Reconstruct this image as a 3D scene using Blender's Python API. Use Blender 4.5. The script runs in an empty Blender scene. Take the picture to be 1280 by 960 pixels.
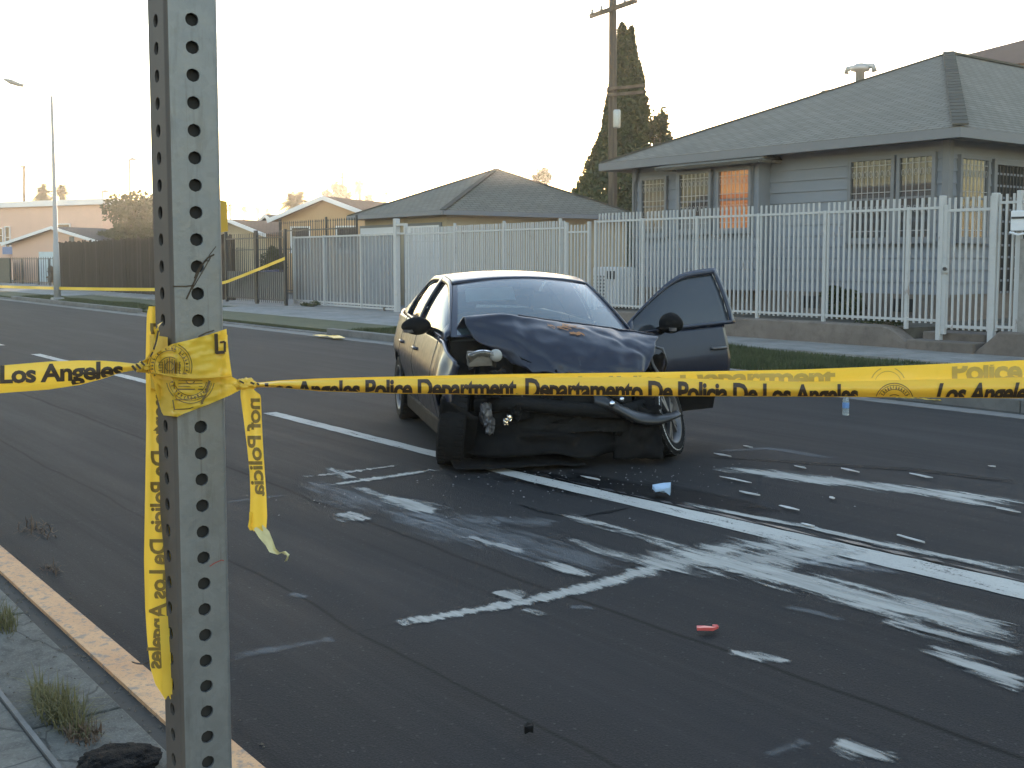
import bpy, bmesh, math, random
from mathutils import Vector, Matrix, noise

# ------------------------------------------------------------------ camera, sky, sun, exposure
SC = bpy.context.scene
COL = SC.collection
R = math.radians
F, H, HOR = 1400.0, 1.58, 325.0                 # focal length in px of a 1280 px wide picture, eye height, horizon row
PITCH = R(4.5)
PPY = HOR + F * math.tan(PITCH)
YAW = math.atan(1065 / (F / math.cos(PITCH)))
VD = Vector((-math.cos(YAW), math.sin(YAW), 0)); RT = Vector((math.sin(YAW), math.cos(YAW), 0)); ZZ = Vector((0, 0, 1))
FW = VD * math.cos(PITCH) - ZZ * math.sin(PITCH); UP = ZZ * math.cos(PITCH) + VD * math.sin(PITCH)
EYE = Vector((0, 0, H))
cd = bpy.data.cameras.new('camera'); cam = bpy.data.objects.new('camera', cd); COL.objects.link(cam)
cd.sensor_width = 36; cd.lens = F / 1280 * 36; cd.shift_y = -(480 - PPY) / 1280
cd.clip_start = 0.05; cd.clip_end = 6000
m3 = Matrix((RT, UP, -FW)).transposed()
cam.matrix_world = Matrix.Translation(EYE) @ m3.to_4x4()
SC.camera = cam

SUN_EL, SUN_AZ = R(3.6), math.atan2(*(VD + RT * (800 - 640) / F).xy)      # azimuth from +Y towards +X
W = bpy.data.worlds.new('World'); SC.world = W; W.use_nodes = True
nt = W.node_tree; bg = nt.nodes['Background']
sky = nt.nodes.new('ShaderNodeTexSky'); sky.sky_type = 'NISHITA'; sky.sun_disc = False
sky.sun_elevation = SUN_EL; sky.sun_rotation = SUN_AZ
sky.air_density = 1.1; sky.dust_density = 0.3; sky.ozone_density = 1.35
nt.links.new(sky.outputs[0], bg.inputs[0]); bg.inputs[1].default_value = 0.15
sl = bpy.data.lights.new('sun', 'SUN'); sun = bpy.data.objects.new('sun', sl); COL.objects.link(sun)
sl.energy = 2.5; sl.angle = R(0.5); sl.color = (1, .82, .58)
sdir = Vector((math.sin(SUN_AZ) * math.cos(SUN_EL), math.cos(SUN_AZ) * math.cos(SUN_EL), math.sin(SUN_EL)))
sun.rotation_euler = sdir.to_track_quat('Z', 'Y').to_euler()
sun.location = (0, 0, 30)
vs = SC.view_settings
vs.view_transform = 'Standard'; vs.look = 'None'; vs.gamma = 1; vs.use_curve_mapping = False; vs.exposure = 3.1
vs.use_white_balance = True; vs.white_balance_temperature = 6500; vs.white_balance_tint = 19
HAZE = 0.0009

# ------------------------------------------------------------------ surveying: pixel of the photograph -> point on a real plane
def ray(x, y): return FW + RT * ((x - 640) / F) + UP * ((PPY - y) / F)
def G(x, y, z=0.0):
    r = ray(x, y); return EYE + r * ((z - H) / r.z)
def PY(x, y, Y):
    r = ray(x, y); return EYE + r * (Y / r.y)
def PX(x, y, X):
    r = ray(x, y); return EYE + r * (X / r.x)
def DP(x, y, d): return EYE + ray(x, y) * d

# ------------------------------------------------------------------ helpers
def wm(o):
    m = o.matrix_parent_inverse @ o.matrix_basis
    return wm(o.parent) @ m if o.parent else o.matrix_basis.copy()
def put(o, parent=None, world=True):
    COL.objects.link(o)
    if parent is not None:
        o.parent = parent
        if world: o.matrix_parent_inverse = wm(parent).inverted()
    return o
def tag(o, label=None, cat=None, group=None, kind=None):
    if label: o['label'] = label
    if cat: o['category'] = cat
    if group: o['group'] = group
    if kind: o['kind'] = kind
    return o
def thing(name, label, cat, loc=(0, 0, 0), rz=0.0, group=None):
    o = bpy.data.objects.new(name, None); o.location = loc; o.rotation_euler = (0, 0, rz); o.empty_display_size = .2
    put(o); return tag(o, label, cat, group)
def dup(o, parent=None, loc=None, rz=None, **kw):
    c = o.copy(); COL.objects.link(c)
    if parent is not None: c.parent = parent
    if loc is not None: c.location = loc
    if rz is not None: c.rotation_euler = (0, 0, rz)
    tag(c, **kw)
    for ch in [k for k in o.children]: dup(ch, c)
    return c

class MB:
    def __init__(s): s.v = []; s.f = []; s.uv = None; s.mi = []
    def add(s, vs, fs):
        n = len(s.v); s.v += [tuple(p) for p in vs]; s.f += [tuple(i + n for i in f) for f in fs]; return s
    def box(s, x0, x1, y0, y1, z0, z1):
        return s.add([(x0,y0,z0),(x1,y0,z0),(x1,y1,z0),(x0,y1,z0),(x0,y0,z1),(x1,y0,z1),(x1,y1,z1),(x0,y1,z1)],
                     [(3,2,1,0),(4,5,6,7),(0,1,5,4),(1,2,6,5),(2,3,7,6),(3,0,4,7)])
    def hexa(s, p): # 8 points bottom 4, top 4
        return s.add(p, [(3,2,1,0),(4,5,6,7),(0,1,5,4),(1,2,6,5),(2,3,7,6),(3,0,4,7)])
    def bar(s, a, b, w, h, up=(0,0,1)):
        a = Vector(a); b = Vector(b); d = (b - a).normalized(); u = Vector(up)
        if abs(d.dot(u)) > .99: u = Vector((1, 0, 0))
        r = d.cross(u).normalized(); u = r.cross(d)
        q = []
        for p in (a, b):
            for i, j in ((-1,-1),(1,-1),(1,1),(-1,1)): q.append(p + r * (i * w / 2) + u * (j * h / 2))
        return s.add(q, [(3,2,1,0),(4,5,6,7),(0,1,5,4),(1,2,6,5),(2,3,7,6),(3,0,4,7)])
    def tube(s, pts, r, n=8, cap=True):
        pts = [Vector(p) for p in pts]; m = len(pts); rs = r if isinstance(r, (list, tuple)) else [r] * m
        base = len(s.v); u = None
        for i, p in enumerate(pts):
            d = (pts[min(i + 1, m - 1)] - pts[max(i - 1, 0)]).normalized()
            if u is None:
                u = d.orthogonal().normalized()
            else:
                u = (u - d * u.dot(d)); u = u.normalized() if u.length > 1e-6 else d.orthogonal().normalized()
            w = d.cross(u)
            for k in range(n):
                a = 2 * math.pi * k / n; s.v.append(tuple(p + (u * math.cos(a) + w * math.sin(a)) * rs[i]))
        for i in range(m - 1):
            for k in range(n):
                a = base + i * n + k; b = base + i * n + (k + 1) % n
                s.f.append((a, b, b + n, a + n))
        if cap:
            s.f.append(tuple(base + k for k in reversed(range(n)))); s.f.append(tuple(base + (m - 1) * n + k for k in range(n)))
        return s
    def lathe(s, prof, n=24, M=None):   # prof (r, h) around z
        base = len(s.v); M = M or Matrix()
        for r, h in prof:
            for k in range(n):
                a = 2 * math.pi * k / n; s.v.append(tuple(M @ Vector((r * math.cos(a), r * math.sin(a), h))))
        for i in range(len(prof) - 1):
            for k in range(n):
                a = base + i * n + k; b = base + i * n + (k + 1) % n; s.f.append((a, b, b + n, a + n))
        return s
    def grid(s, fn, us, vs_):
        base = len(s.v); nv = len(vs_)
        for u in us:
            for v in vs_: s.v.append(tuple(fn(u, v)))
        for i in range(len(us) - 1):
            for j in range(nv - 1):
                a = base + i * nv + j; s.f.append((a, a + nv, a + nv + 1, a + 1))
        return s
    def prism(s, poly, ax, a, b):  # poly of 2d points, extruded along axis ax from a to b
        n = len(poly)
        def P(p, t): q = list(p); q.insert(ax, t); return q
        base = len(s.v); s.v += [tuple(P(p, a)) for p in poly] + [tuple(P(p, b)) for p in poly]
        s.f.append(tuple(base + i for i in range(n))); s.f.append(tuple(base + n + i for i in reversed(range(n))))
        for i in range(n): s.f.append((base + i, base + (i + 1) % n, base + n + (i + 1) % n, base + n + i))
        return s
    def mesh(s, name, smooth=False, fix=True):
        me = bpy.data.meshes.new(name); me.from_pydata(s.v, [], s.f)
        if fix:
            bm = bmesh.new(); bm.from_mesh(me); bmesh.ops.recalc_face_normals(bm, faces=bm.faces); bm.to_mesh(me); bm.free()
        if smooth: me.polygons.foreach_set('use_smooth', [True] * len(me.polygons))
        me.update(); return me
    def build(s, name, mat, parent=None, world=True, smooth=False, fix=True, bevel=0, solid=0, **kw):
        me = s.mesh(name, smooth, fix); me.materials.append(mat)
        o = bpy.data.objects.new(name, me); put(o, parent, world)
        if solid:
            md = o.modifiers.new('solid', 'SOLIDIFY'); md.thickness = abs(solid); md.offset = 1 if solid > 0 else -1
        if bevel:
            md = o.modifiers.new('bevel', 'BEVEL'); md.width = bevel; md.segments = 2; md.limit_method = 'ANGLE'
        return tag(o, **kw)
def use(me, name, parent, loc=(0, 0, 0), mat=None):          # another object on shared mesh data, placed in the parent's frame
    o = bpy.data.objects.new(name, me); o.location = loc; COL.objects.link(o); o.parent = parent; return o
def lin(a, b, n): return [a + (b - a) * i / (n - 1) for i in range(n)]
def fbm(p, sc=1.0, oct=3): return noise.fractal(Vector(p) * sc, 1.0, 2.0, oct)

# ------------------------------------------------------------------ materials
class N:
    def __init__(s, name):
        s.m = bpy.data.materials.new(name); s.m.use_nodes = True; s.t = s.m.node_tree
        s.b = s.t.nodes['Principled BSDF']; s.o = s.t.nodes['Material Output']
    def n(s, ty, **kw):
        k = s.t.nodes.new('ShaderNode' + ty)
        for a, b in kw.items():
            if a.startswith('i_'): k.inputs[a[2:].replace('_', ' ')].default_value = b
            else: setattr(k, a, b)
        return k
    def l(s, a, b): s.t.links.new(a, b)
    def coord(s, scale=(1, 1, 1), kind='Object', rot=(0, 0, 0)):
        if kind == 'World': src = s.n('NewGeometry').outputs['Position']
        else: src = s.n('TexCoord').outputs[kind]
        mp = s.n('Mapping'); mp.inputs['Scale'].default_value = scale; mp.inputs['Rotation'].default_value = rot
        s.l(src, mp.inputs[0]); return mp.outputs[0]
    def noise(s, co, scale, detail=4, rough=.55, dist=0):
        k = s.n('TexNoise'); k.inputs['Scale'].default_value = scale; k.inputs['Detail'].default_value = detail
        k.inputs['Roughness'].default_value = rough; k.inputs['Distortion'].default_value = dist
        s.l(co, k.inputs['Vector']); return k.outputs['Fac']
    def ramp(s, fac, stops, interp='LINEAR'):
        k = s.n('ValToRGB'); cr = k.color_ramp; cr.interpolation = interp
        while len(cr.elements) < len(stops): cr.elements.new(.5)
        for e, (p, c) in zip(cr.elements, stops):
            e.position = p; e.color = (c, c, c, 1) if not hasattr(c, '__len__') else (*c, 1)
        s.l(fac, k.inputs[0]); return k.outputs[0]
    def mix(s, fac, a, b, mode='MIX'):
        k = s.n('Mix', data_type='RGBA', blend_type=mode)
        for sock, v in ((k.inputs[0], fac), (k.inputs[6], a), (k.inputs[7], b)):
            if hasattr(v, 'links') or hasattr(v, 'is_linked'): s.l(v, sock)
            elif hasattr(v, '__len__'): sock.default_value = (*v, 1)
            else: sock.default_value = v
        return k.outputs[2]
    def math(s, op, a, b=None, clamp=False):
        k = s.n('Math', operation=op); k.use_clamp = clamp
        for i, v in enumerate((a, b)):
            if v is None: continue
            if hasattr(v, 'is_linked'): s.l(v, k.inputs[i])
            else: k.inputs[i].default_value = v
        return k.outputs[0]
    def bump(s, h, strength=.3, dist=.01):
        k = s.n('Bump'); k.inputs['Strength'].default_value = strength; k.inputs['Distance'].default_value = dist
        s.l(h, k.inputs['Height']); s.l(k.outputs[0], s.b.inputs['Normal'])
    def set(s, **kw):
        for a, v in kw.items():
            k = s.b.inputs[a.replace('_', ' ')]
            if hasattr(v, 'is_linked'): s.l(v, k)
            elif a.endswith('Color') or a.endswith('Tint'): k.default_value = (*v, 1)
            else: k.default_value = v
        return s

def plain(name, col, rough=.6, metal=0, var=.25, scale=6, bump=0, coat=0, spec=.5, kind='Object', stretch=(1,1,1)):
    a = N(name); co = a.coord(stretch, kind)
    f = a.noise(co, scale, 5, .6)
    c = a.mix(f, tuple(x * (1 - var) for x in col), tuple(min(1, x * (1 + var)) for x in col))
    a.set(Base_Color=c, Metallic=metal, Specular_IOR_Level=spec)
    a.set(Roughness=a.ramp(f, [(.3, max(.02, rough - .08)), (.7, min(1, rough + .08))]))
    if coat: a.set(Coat_Weight=coat, Coat_Roughness=.06)
    if bump: a.bump(a.noise(co, scale * 6, 3), bump, .01)
    return a.m

def mat_asphalt():
    a = N('asphalt'); co = a.coord((1, 1, 1), 'World')
    st = a.noise(a.coord((.2, 2.2, 1), 'World'), 1.5, 7, .68)
    big = a.noise(co, .35, 4, .55); fine = a.noise(co, 140, 3, .7); grit = a.n('TexVoronoi'); grit.inputs['Scale'].default_value = 110
    a.l(co, grit.inputs['Vector'])
    c = a.mix(a.ramp(st, [(.3, 0), (.75, 1)]), (.0075, .0078, .0084), (.018, .0184, .0194))
    c = a.mix(a.ramp(big, [(.35, 0), (.7, 1)]), c, a.mix(.5, c, (.016, .016, .018)))
    c = a.mix(a.ramp(fine, [(.42, 0), (.85, .55)]), c, (.055, .055, .057))
    c = a.mix(a.ramp(grit.outputs['Color'], [(.9, 0), (.93, .35)]), c, (.09, .09, .09))
    # long dark seams and tyre polish running with the street (bands at fixed Y, wobbling a little)
    rk = a.noise(a.coord((.12, 16, 1), 'World'), 1, 4, .6); c = a.mix(a.ramp(rk, [(.34, .28), (.48, 0)]), c, (.006, .006, .007)); c = a.mix(a.ramp(rk, [(.55, 0), (.72, .15)]), c, (.05, .05, .052))
    sep = a.n('SeparateXYZ'); a.l(co, sep.inputs[0])
    wob = a.noise(a.coord((.5, .5, .5), 'World'), 1.0, 3)
    yy = a.math('ADD', sep.outputs[1], a.math('MULTIPLY', a.math('SUBTRACT', wob, .5), .22))
    for Y, hw, k, colr in ((3.36, .014, 1, (.003, .003, .0035)), (2.3, .010, .8, (.004, .004, .0045)), (7.35, .16, .5, (.022, .022, .024)), (8.9, .2, .4, (.022, .022, .024)), (2.75, .22, .35, (.026, .026, .028))):
        d = a.math('ABSOLUTE', a.math('SUBTRACT', yy, Y))
        f = a.n('MapRange'); f.inputs[1].default_value = hw * 1.6; f.inputs[2].default_value = hw * .3; f.inputs[3].default_value = 0; f.inputs[4].default_value = k
        a.l(d, f.inputs[0]); c = a.mix(f.outputs[0], c, colr)
    for X in (-6.93, -4.1, -9.9, -1.3, -13, 1.5):
        d = a.math('ABSOLUTE', a.math('SUBTRACT', a.math('ADD', sep.outputs[0], a.math('MULTIPLY', a.math('SUBTRACT', wob, .5), .15)), X))
        f = a.n('MapRange'); f.inputs[1].default_value = .02; f.inputs[2].default_value = .006; f.inputs[3].default_value = 0; f.inputs[4].default_value = .6
        a.l(d, f.inputs[0]); c = a.mix(f.outputs[0], c, (.014, .014, .015))
    a.set(Base_Color=c, Roughness=a.ramp(st, [(.3, .75), (.7, .92)]), Specular_IOR_Level=.14)
    h = a.mix(.5, fine, grit.outputs['Distance']); a.bump(h, .55, .006)
    return a.m

def mat_concrete(name, col, dark=.55, scale=1.2, spots=True):
    a = N(name); co = a.coord((1, 1, 1), 'World')
    f = a.noise(co, scale, 6, .62); g = a.noise(co, 90, 3, .6); h2 = a.noise(co, scale * 5, 4, .7)
    c = a.mix(a.ramp(f, [(.3, 0), (.7, 1)]), tuple(x * dark for x in col), col)
    c = a.mix(a.ramp(h2, [(.48, 0), (.72, .65)]), c, tuple(x * .42 for x in col))
    c = a.mix(a.ramp(g, [(.45, 0), (.8, .4)]), c, tuple(x * .6 for x in col))
    a.set(Base_Color=c, Roughness=.88, Specular_IOR_Level=.3); a.bump(a.mix(.6, g, h2), .35, .008); return a.m

def mat_kerb_paint():
    a = N('faded_kerb_paint'); co = a.coord((1, 1, 1), 'World')
    f = a.noise(co, 3, 6, .65); g = a.noise(co, 22, 5, .7)
    c = a.mix(a.ramp(f, [(.3, 0), (.7, 1)]), (.47, .235, .105), (.58, .33, .16))
    c = a.mix(a.ramp(g, [(.52, 0), (.62, .8)]), c, (.20, .165, .135)); c = a.mix(a.ramp(a.noise(co, 70, 3, .7), [(.55, 0), (.7, .6)]), c, (.12, .10, .085))
    a.set(Base_Color=c, Roughness=.8); a.bump(g, .3, .006); return a.m

def mat_shingle(name, c1, c2):
    a = N(name); co = a.coord((1, 1, 1), 'UV')
    b = a.n('TexBrick'); b.offset = .5; a.l(co, b.inputs['Vector'])
    b.inputs['Color1'].default_value = (*c1, 1); b.inputs['Color2'].default_value = (*c2, 1); b.inputs['Mortar'].default_value = (*[x * .45 for x in c1], 1)
    b.inputs['Scale'].default_value = 1; b.inputs['Brick Width'].default_value = .32; b.inputs['Row Height'].default_value = .14; b.inputs['Mortar Size'].default_value = .012
    f = a.noise(a.coord(kind='World'), .8, 5)
    c = a.mix(a.ramp(f, [(.3, 0), (.7, 1)]), b.outputs[0], a.mix(.4, b.outputs[0], tuple(x * .6 for x in c1)))
    a.set(Base_Color=c, Roughness=.95, Specular_IOR_Level=.15); a.bump(b.outputs['Fac'], -.6, .012); return a.m

def mat_wood(name, c1, c2):
    a = N(name); co = a.coord((9, 9, .6), 'World'); f = a.noise(co, 2, 6, .65, 1.2)
    g = a.noise(a.coord((7, 0, 0), 'World'), 1, 1)
    c = a.mix(f, c1, c2); c = a.mix(a.ramp(g, [(.35, 0), (.65, .6)]), c, tuple(x * .55 for x in c1))
    a.set(Base_Color=c, Roughness=.9, Specular_IOR_Level=.2); a.bump(f, .4, .01); return a.m

def mat_leaf(name, c1, c2, trans=.25):
    a = N(name); info = a.n('NewGeometry')
    f = a.noise(a.coord(kind='World'), 2.2, 3)
    c = a.mix(a.ramp(f, [(.3, 0), (.7, 1)]), c1, c2)
    c = a.mix(a.math('MULTIPLY', info.outputs['Random Per Island'], .6), c, tuple(x * 1.35 for x in c2))
    a.set(Base_Color=c, Roughness=.7, Specular_IOR_Level=.25)
    tr = a.n('BsdfTranslucent'); a.l(c, tr.inputs[0]); mx = a.n('MixShader'); mx.inputs[0].default_value = trans
    a.l(a.b.outputs[0], mx.inputs[1]); a.l(tr.outputs[0], mx.inputs[2]); a.l(mx.outputs[0], a.o.inputs[0]); return a.m

def mat_tape():
    a = N('yellow_plastic_tape'); f = a.noise(a.coord((30, 30, 30), 'World'), 1, 3)
    c = a.mix(f, (.86, .55, .05), (.93, .64, .08)); a.set(Base_Color=c, Roughness=.35, Specular_IOR_Level=.5)
    a.bump(a.noise(a.coord((60, 60, 25), 'World'), 1, 3), .2, .003)
    tr = a.n('BsdfTranslucent'); tr.inputs[0].default_value = (.8, .5, .05, 1); mx = a.n('MixShader'); mx.inputs[0].default_value = .3
    a.l(a.b.outputs[0], mx.inputs[1]); a.l(tr.outputs[0], mx.inputs[2]); a.l(mx.outputs[0], a.o.inputs[0]); return a.m

def mat_glass(name, tint=(.55, .62, .62), refl=.1, film=(.05, .06, .06), filmk=.12):
    a = N(name); nd = a.t.nodes; lw = a.n('LayerWeight'); lw.inputs[0].default_value = .5; fr = a.math('ADD', a.math('MULTIPLY', a.math('POWER', lw.outputs['Facing'], 5), .96), .045)
    tr = a.n('BsdfTransparent'); tr.inputs[0].default_value = (*tint, 1)
    gl = a.n('BsdfGlossy'); gl.inputs['Roughness'].default_value = .02
    df = a.n('BsdfDiffuse'); df.inputs[0].default_value = (*film, 1)
    m0 = a.n('MixShader'); m0.inputs[0].default_value = filmk; a.l(tr.outputs[0], m0.inputs[1]); a.l(df.outputs[0], m0.inputs[2])
    m1 = a.n('MixShader'); a.l(a.math('ADD', fr, refl, True), m1.inputs[0]); a.l(m0.outputs[0], m1.inputs[1]); a.l(gl.outputs[0], m1.inputs[2])
    a.l(m1.outputs[0], a.o.inputs[0]); return a.m

def mat_powder(name, col=(.43, .415, .38), amount=0.0, amax=.88):
    a = N(name); uv = a.n('TexCoord').outputs['UV']; sep = a.n('SeparateXYZ'); a.l(uv, sep.inputs[0])
    edge = a.math('SUBTRACT', 1, a.math('ABSOLUTE', sep.outputs[1]))          # 0 at the rim, 1 along the middle
    ends = a.math('MULTIPLY', a.math('MINIMUM', sep.outputs[0], a.math('SUBTRACT', 1, sep.outputs[0])), 5)
    body = a.math('MINIMUM', edge, ends)
    st = a.noise(a.coord((1.6, 17, 1), 'World'), 1, 5, .6, .6); bl = a.noise(a.coord((3.5, 8, 1), 'World'), 1, 6, .66, .8)
    fine = a.noise(a.coord((1, 1, 1), 'World'), 90, 2, .6)
    k = a.math('ADD', a.math('MULTIPLY', body, .95), a.math('MULTIPLY', a.math('SUBTRACT', a.math('ADD', a.math('MULTIPLY', st, .58), a.math('MULTIPLY', bl, .42)), .5), 3.6))
    k = a.math('ADD', k, a.math('MULTIPLY', a.math('SUBTRACT', fine, .5), .3))
    mr = a.n('MapRange'); mr.interpolation_type = 'SMOOTHSTEP'; mr.inputs[1].default_value = .32 - amount; mr.inputs[2].default_value = (.92 if amax > .5 else 1.3) - amount; a.l(k, mr.inputs[0])
    al = a.math('MULTIPLY', a.math('MULTIPLY', mr.outputs[0], a.ramp(a.noise(a.coord((2.5, 20, 1), 'World'), 1, 5, .65), [(.3, amax * .62), (.6, amax)])), a.ramp(body, [(0, 0), (.12 if amax > .5 else .4, 1)]))
    c = a.mix(bl, tuple(x * .8 for x in col), col); a.set(Base_Color=c, Roughness=.95, Specular_IOR_Level=.1, Alpha=al)
    return a.m

M = {}
M['asphalt'] = mat_asphalt()
M['walk'] = mat_concrete('sidewalk_concrete', (.30, .285, .265))
def mat_old_concrete():
    a = N('stained_old_concrete'); co = a.coord((1, 1, 1), 'World'); f = a.noise(co, 2.6, 7, .7, .8); g = a.noise(co, 120, 3, .7); h = a.noise(co, 14, 6, .72)
    c = a.mix(a.ramp(f, [(.32, 0), (.68, 1)]), (.062, .060, .052), (.165, .158, .138)); c = a.mix(a.ramp(h, [(.5, 0), (.66, .75)]), c, (.05, .048, .042)); c = a.mix(a.ramp(g, [(.52, 0), (.75, .5)]), c, (.24, .235, .215))
    v = a.n('TexVoronoi', feature='DISTANCE_TO_EDGE'); v.inputs['Scale'].default_value = 1.5; a.l(a.mix(.10, co, a.n('TexNoise').outputs['Color']), v.inputs['Vector'])
    c = a.mix(a.ramp(v.outputs['Distance'], [(.003, .6), (.010, 0)]), c, (.015, .014, .013))
    a.set(Base_Color=c, Roughness=.92, Specular_IOR_Level=.2); a.bump(a.mix(.5, g, h), .6, .008); return a.m
M['walk_near'] = mat_old_concrete()
M['apron'] = mat_concrete('apron_concrete', (.27, .265, .255))
M['dirt'] = mat_concrete('dark_dirt', (.055, .050, .044), .55)
M['kerb'] = mat_concrete('kerb_concrete', (.19, .185, .175))
M['kerb_paint'] = mat_kerb_paint()
M['rwall'] = mat_concrete('wall_concrete', (.20, .165, .14), .6)
M['ground'] = mat_concrete('yard_ground', (.13, .115, .09), .5)
M['grass_soil'] = mat_concrete('lawn_soil', (.065, .075, .03), .6)
M['grass'] = mat_leaf('grass_blades', (.032, .044, .019), (.062, .074, .032), .25)
M['drygrass'] = mat_leaf('dry_weed', (.085, .08, .035), (.13, .12, .055), .25)
M['twig'] = plain('dry_twig', (.12, .075, .045), .9, var=.4, scale=20)
def mat_lane():
    a = N('worn_lane_paint'); f = a.noise(a.coord((3, 14, 1), 'World'), 1, 6, .7); g = a.noise(a.coord((1, 1, 1), 'World'), 60, 3, .7); h = a.noise(a.coord((1.2, 1.2, 1), 'World'), 1, 4, .6)
    c = a.mix(a.ramp(h, [(.3, 0), (.7, 1)]), (.33, .32, .295), (.46, .45, .41)); c = a.mix(a.ramp(g, [(.5, 0), (.8, .5)]), c, (.2, .2, .19))
    al = a.ramp(a.math('ADD', a.math('MULTIPLY', f, .6), a.math('MULTIPLY', g, .4)), [(.34, 0), (.46, 1)]); a.set(Base_Color=c, Roughness=.85, Specular_IOR_Level=.25, Alpha=al); return a.m
M['lane'] = mat_lane()
M['powder'] = mat_powder('absorbent_powder'); M['powder_thin'] = mat_powder('absorbent_powder_thin', (.40, .41, .42), .15, .26)
M['powder_thick'] = mat_powder('absorbent_powder_thick', (.47, .455, .415), .2)
M['wet'] = plain('gutter_water', (.04, .04, .04), .1, var=.1)
M['siding'] = plain('grey_siding_paint', (.185, .20, .225), .7, var=.14, scale=3, kind='World', bump=.05)
M['trim'] = plain('grey_trim_paint', (.15, .155, .165), .65, var=.15, scale=5, kind='World')
M['stucco_tan'] = plain('tan_stucco', (.34, .28, .19), .95, var=.15, scale=3, kind='World', bump=.3)
M['stucco_pink'] = plain('pink_stucco', (.56, .37, .29), .95, var=.12, scale=1.2, kind='World', bump=.2)
M['stucco_orange'] = plain('ochre_stucco', (.45, .30, .17), .95, var=.12, scale=1.2, kind='World', bump=.2)
M['roof_grey'] = mat_shingle('grey_shingles', (.17, .158, .132), (.205, .19, .16))
M['roof_green'] = mat_shingle('greenish_shingles', (.145, .137, .115), (.175, .165, .138))
M['roof_brown'] = mat_shingle('brown_shingles', (.16, .10, .07), (.19, .12, .085))
M['roof_dark'] = mat_shingle('charcoal_shingles', (.06, .06, .062), (.08, .08, .08))
def mat_white_iron():
    a = N('white_iron_paint'); co = a.coord((1, 1, 1), 'World'); f = a.noise(co, 3.5, 5, .65); g = a.noise(a.coord((9, 9, 2.5), 'World'), 1, 6, .7)
    c = a.mix(f, (.37, .37, .365), (.46, .46, .455)); c = a.mix(a.ramp(g, [(.62, 0), (.72, .8)]), c, (.17, .10, .06)); c = a.mix(a.ramp(f, [(.55, 0), (.8, .5)]), c, (.27, .26, .24))
    a.set(Base_Color=c, Roughness=.55); return a.m
M['whitepaint'] = mat_white_iron()
M['doorwhite'] = plain('white_door_paint', (.60, .61, .63), .6, var=.08, scale=2, kind='World')
M['blackiron'] = plain('black_iron', (.022, .022, .024), .5, var=.3, scale=8)
M['wood'] = mat_wood('weathered_brown_wood', (.035, .024, .018), (.062, .042, .031))
M['wood2'] = mat_wood('pale_weathered_wood', (.055, .042, .034), (.09, .07, .056))
M['poleWood'] = mat_wood('utility_pole_wood', (.085, .068, .052), (.14, .115, .09))
M['galv'] = plain('galvanised_grey', (.34, .36, .36), .5, metal=.6, var=.2, scale=6, kind='World')
M['lampgrey'] = plain('lamp_pole_grey', (.28, .28, .27), .6, var=.15, scale=4, kind='World')
M['cypress'] = mat_leaf('cypress_leaf', (.022, .035, .012), (.045, .06, .02), .15)
M['leaf'] = mat_leaf('tree_leaf', (.022, .034, .010), (.045, .055, .017), .12)
M['palm'] = mat_leaf('palm_leaf', (.025, .035, .012), (.05, .055, .02), .12)
M['bark'] = plain('bark', (.10, .08, .06), .95, var=.35, scale=10, bump=.4)
M['curtain'] = plain('pale_curtain', (.15, .15, .15), .9, var=.35, scale=3, kind='World', stretch=(14, 14, .5))
M['pane'] = mat_glass('window_pane', (.8, .8, .8), .0, (.2, .2, .2), .08)
M['dark'] = plain('dark_interior', (.018, .017, .016), .9)
M['tape'] = mat_tape()
M['ink'] = plain('brown_black_ink', (.045, .028, .014), .6, var=.2, scale=60)
M['ink_faint'] = plain('ink_seen_through_plastic', (.50, .34, .07), .5, var=.15, scale=60)
M['ink_mid'] = plain('ink_on_tape_back', (.20, .125, .025), .5, var=.2, scale=60)
M['ink_seal'] = plain('seal_ink', (.15, .095, .025), .5, var=.3, scale=60)
# ------------------------------------------------------------------ setting: terrain, road, kerbs, pavements
def struct(mb, name, mat, **kw):
    k = mb.build(name, mat, **kw); k['kind'] = 'structure'; return k
FK = 11.15                                                     # face of the far kerb
struct(MB().box(-900, 400, -300, 900, -.8, -.03), 'terrain', M['ground'])
struct(MB().add([(-600, 1.3, 0), (200, 1.3, 0), (200, FK, 0), (-600, FK, 0)], [(0, 1, 2, 3)]), 'road', M['asphalt'])
# near side
struct(MB().box(-300, 60, 1.275, 1.305, -.1, .139), 'kerb_face', M['kerb_paint'])
struct(MB().box(-300, 60, 1.19, 1.275, -.1, .142), 'kerb_top', M['kerb_paint'])
struct(MB().box(-300, 60, -30, 1.19, -.1, .128), 'sidewalk_bed', M['dirt'])
near = thing('near_sidewalk', None, None); near['kind'] = 'structure'
random.seed(5)
x = -60.0
while x < 6:
    w = 1.22
    def slab(x0, x1, y0, y1, z):
        MB().box(x0 + .006, x1 - .006, y0, y1, .0, z).build('slab', M['walk_near'], near, bevel=.006)
    slab(x, x + w, -1.2, .820, .147 + random.uniform(-.004, .004))
    slab(x + .3, x + w + .3, .840, 1.125, .136 + random.uniform(-.003, .003))
    x += w
MB().box(-60, 6, .8225, .8375, .0, .152).build('joint_strip', M['kerb'], near)
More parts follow.
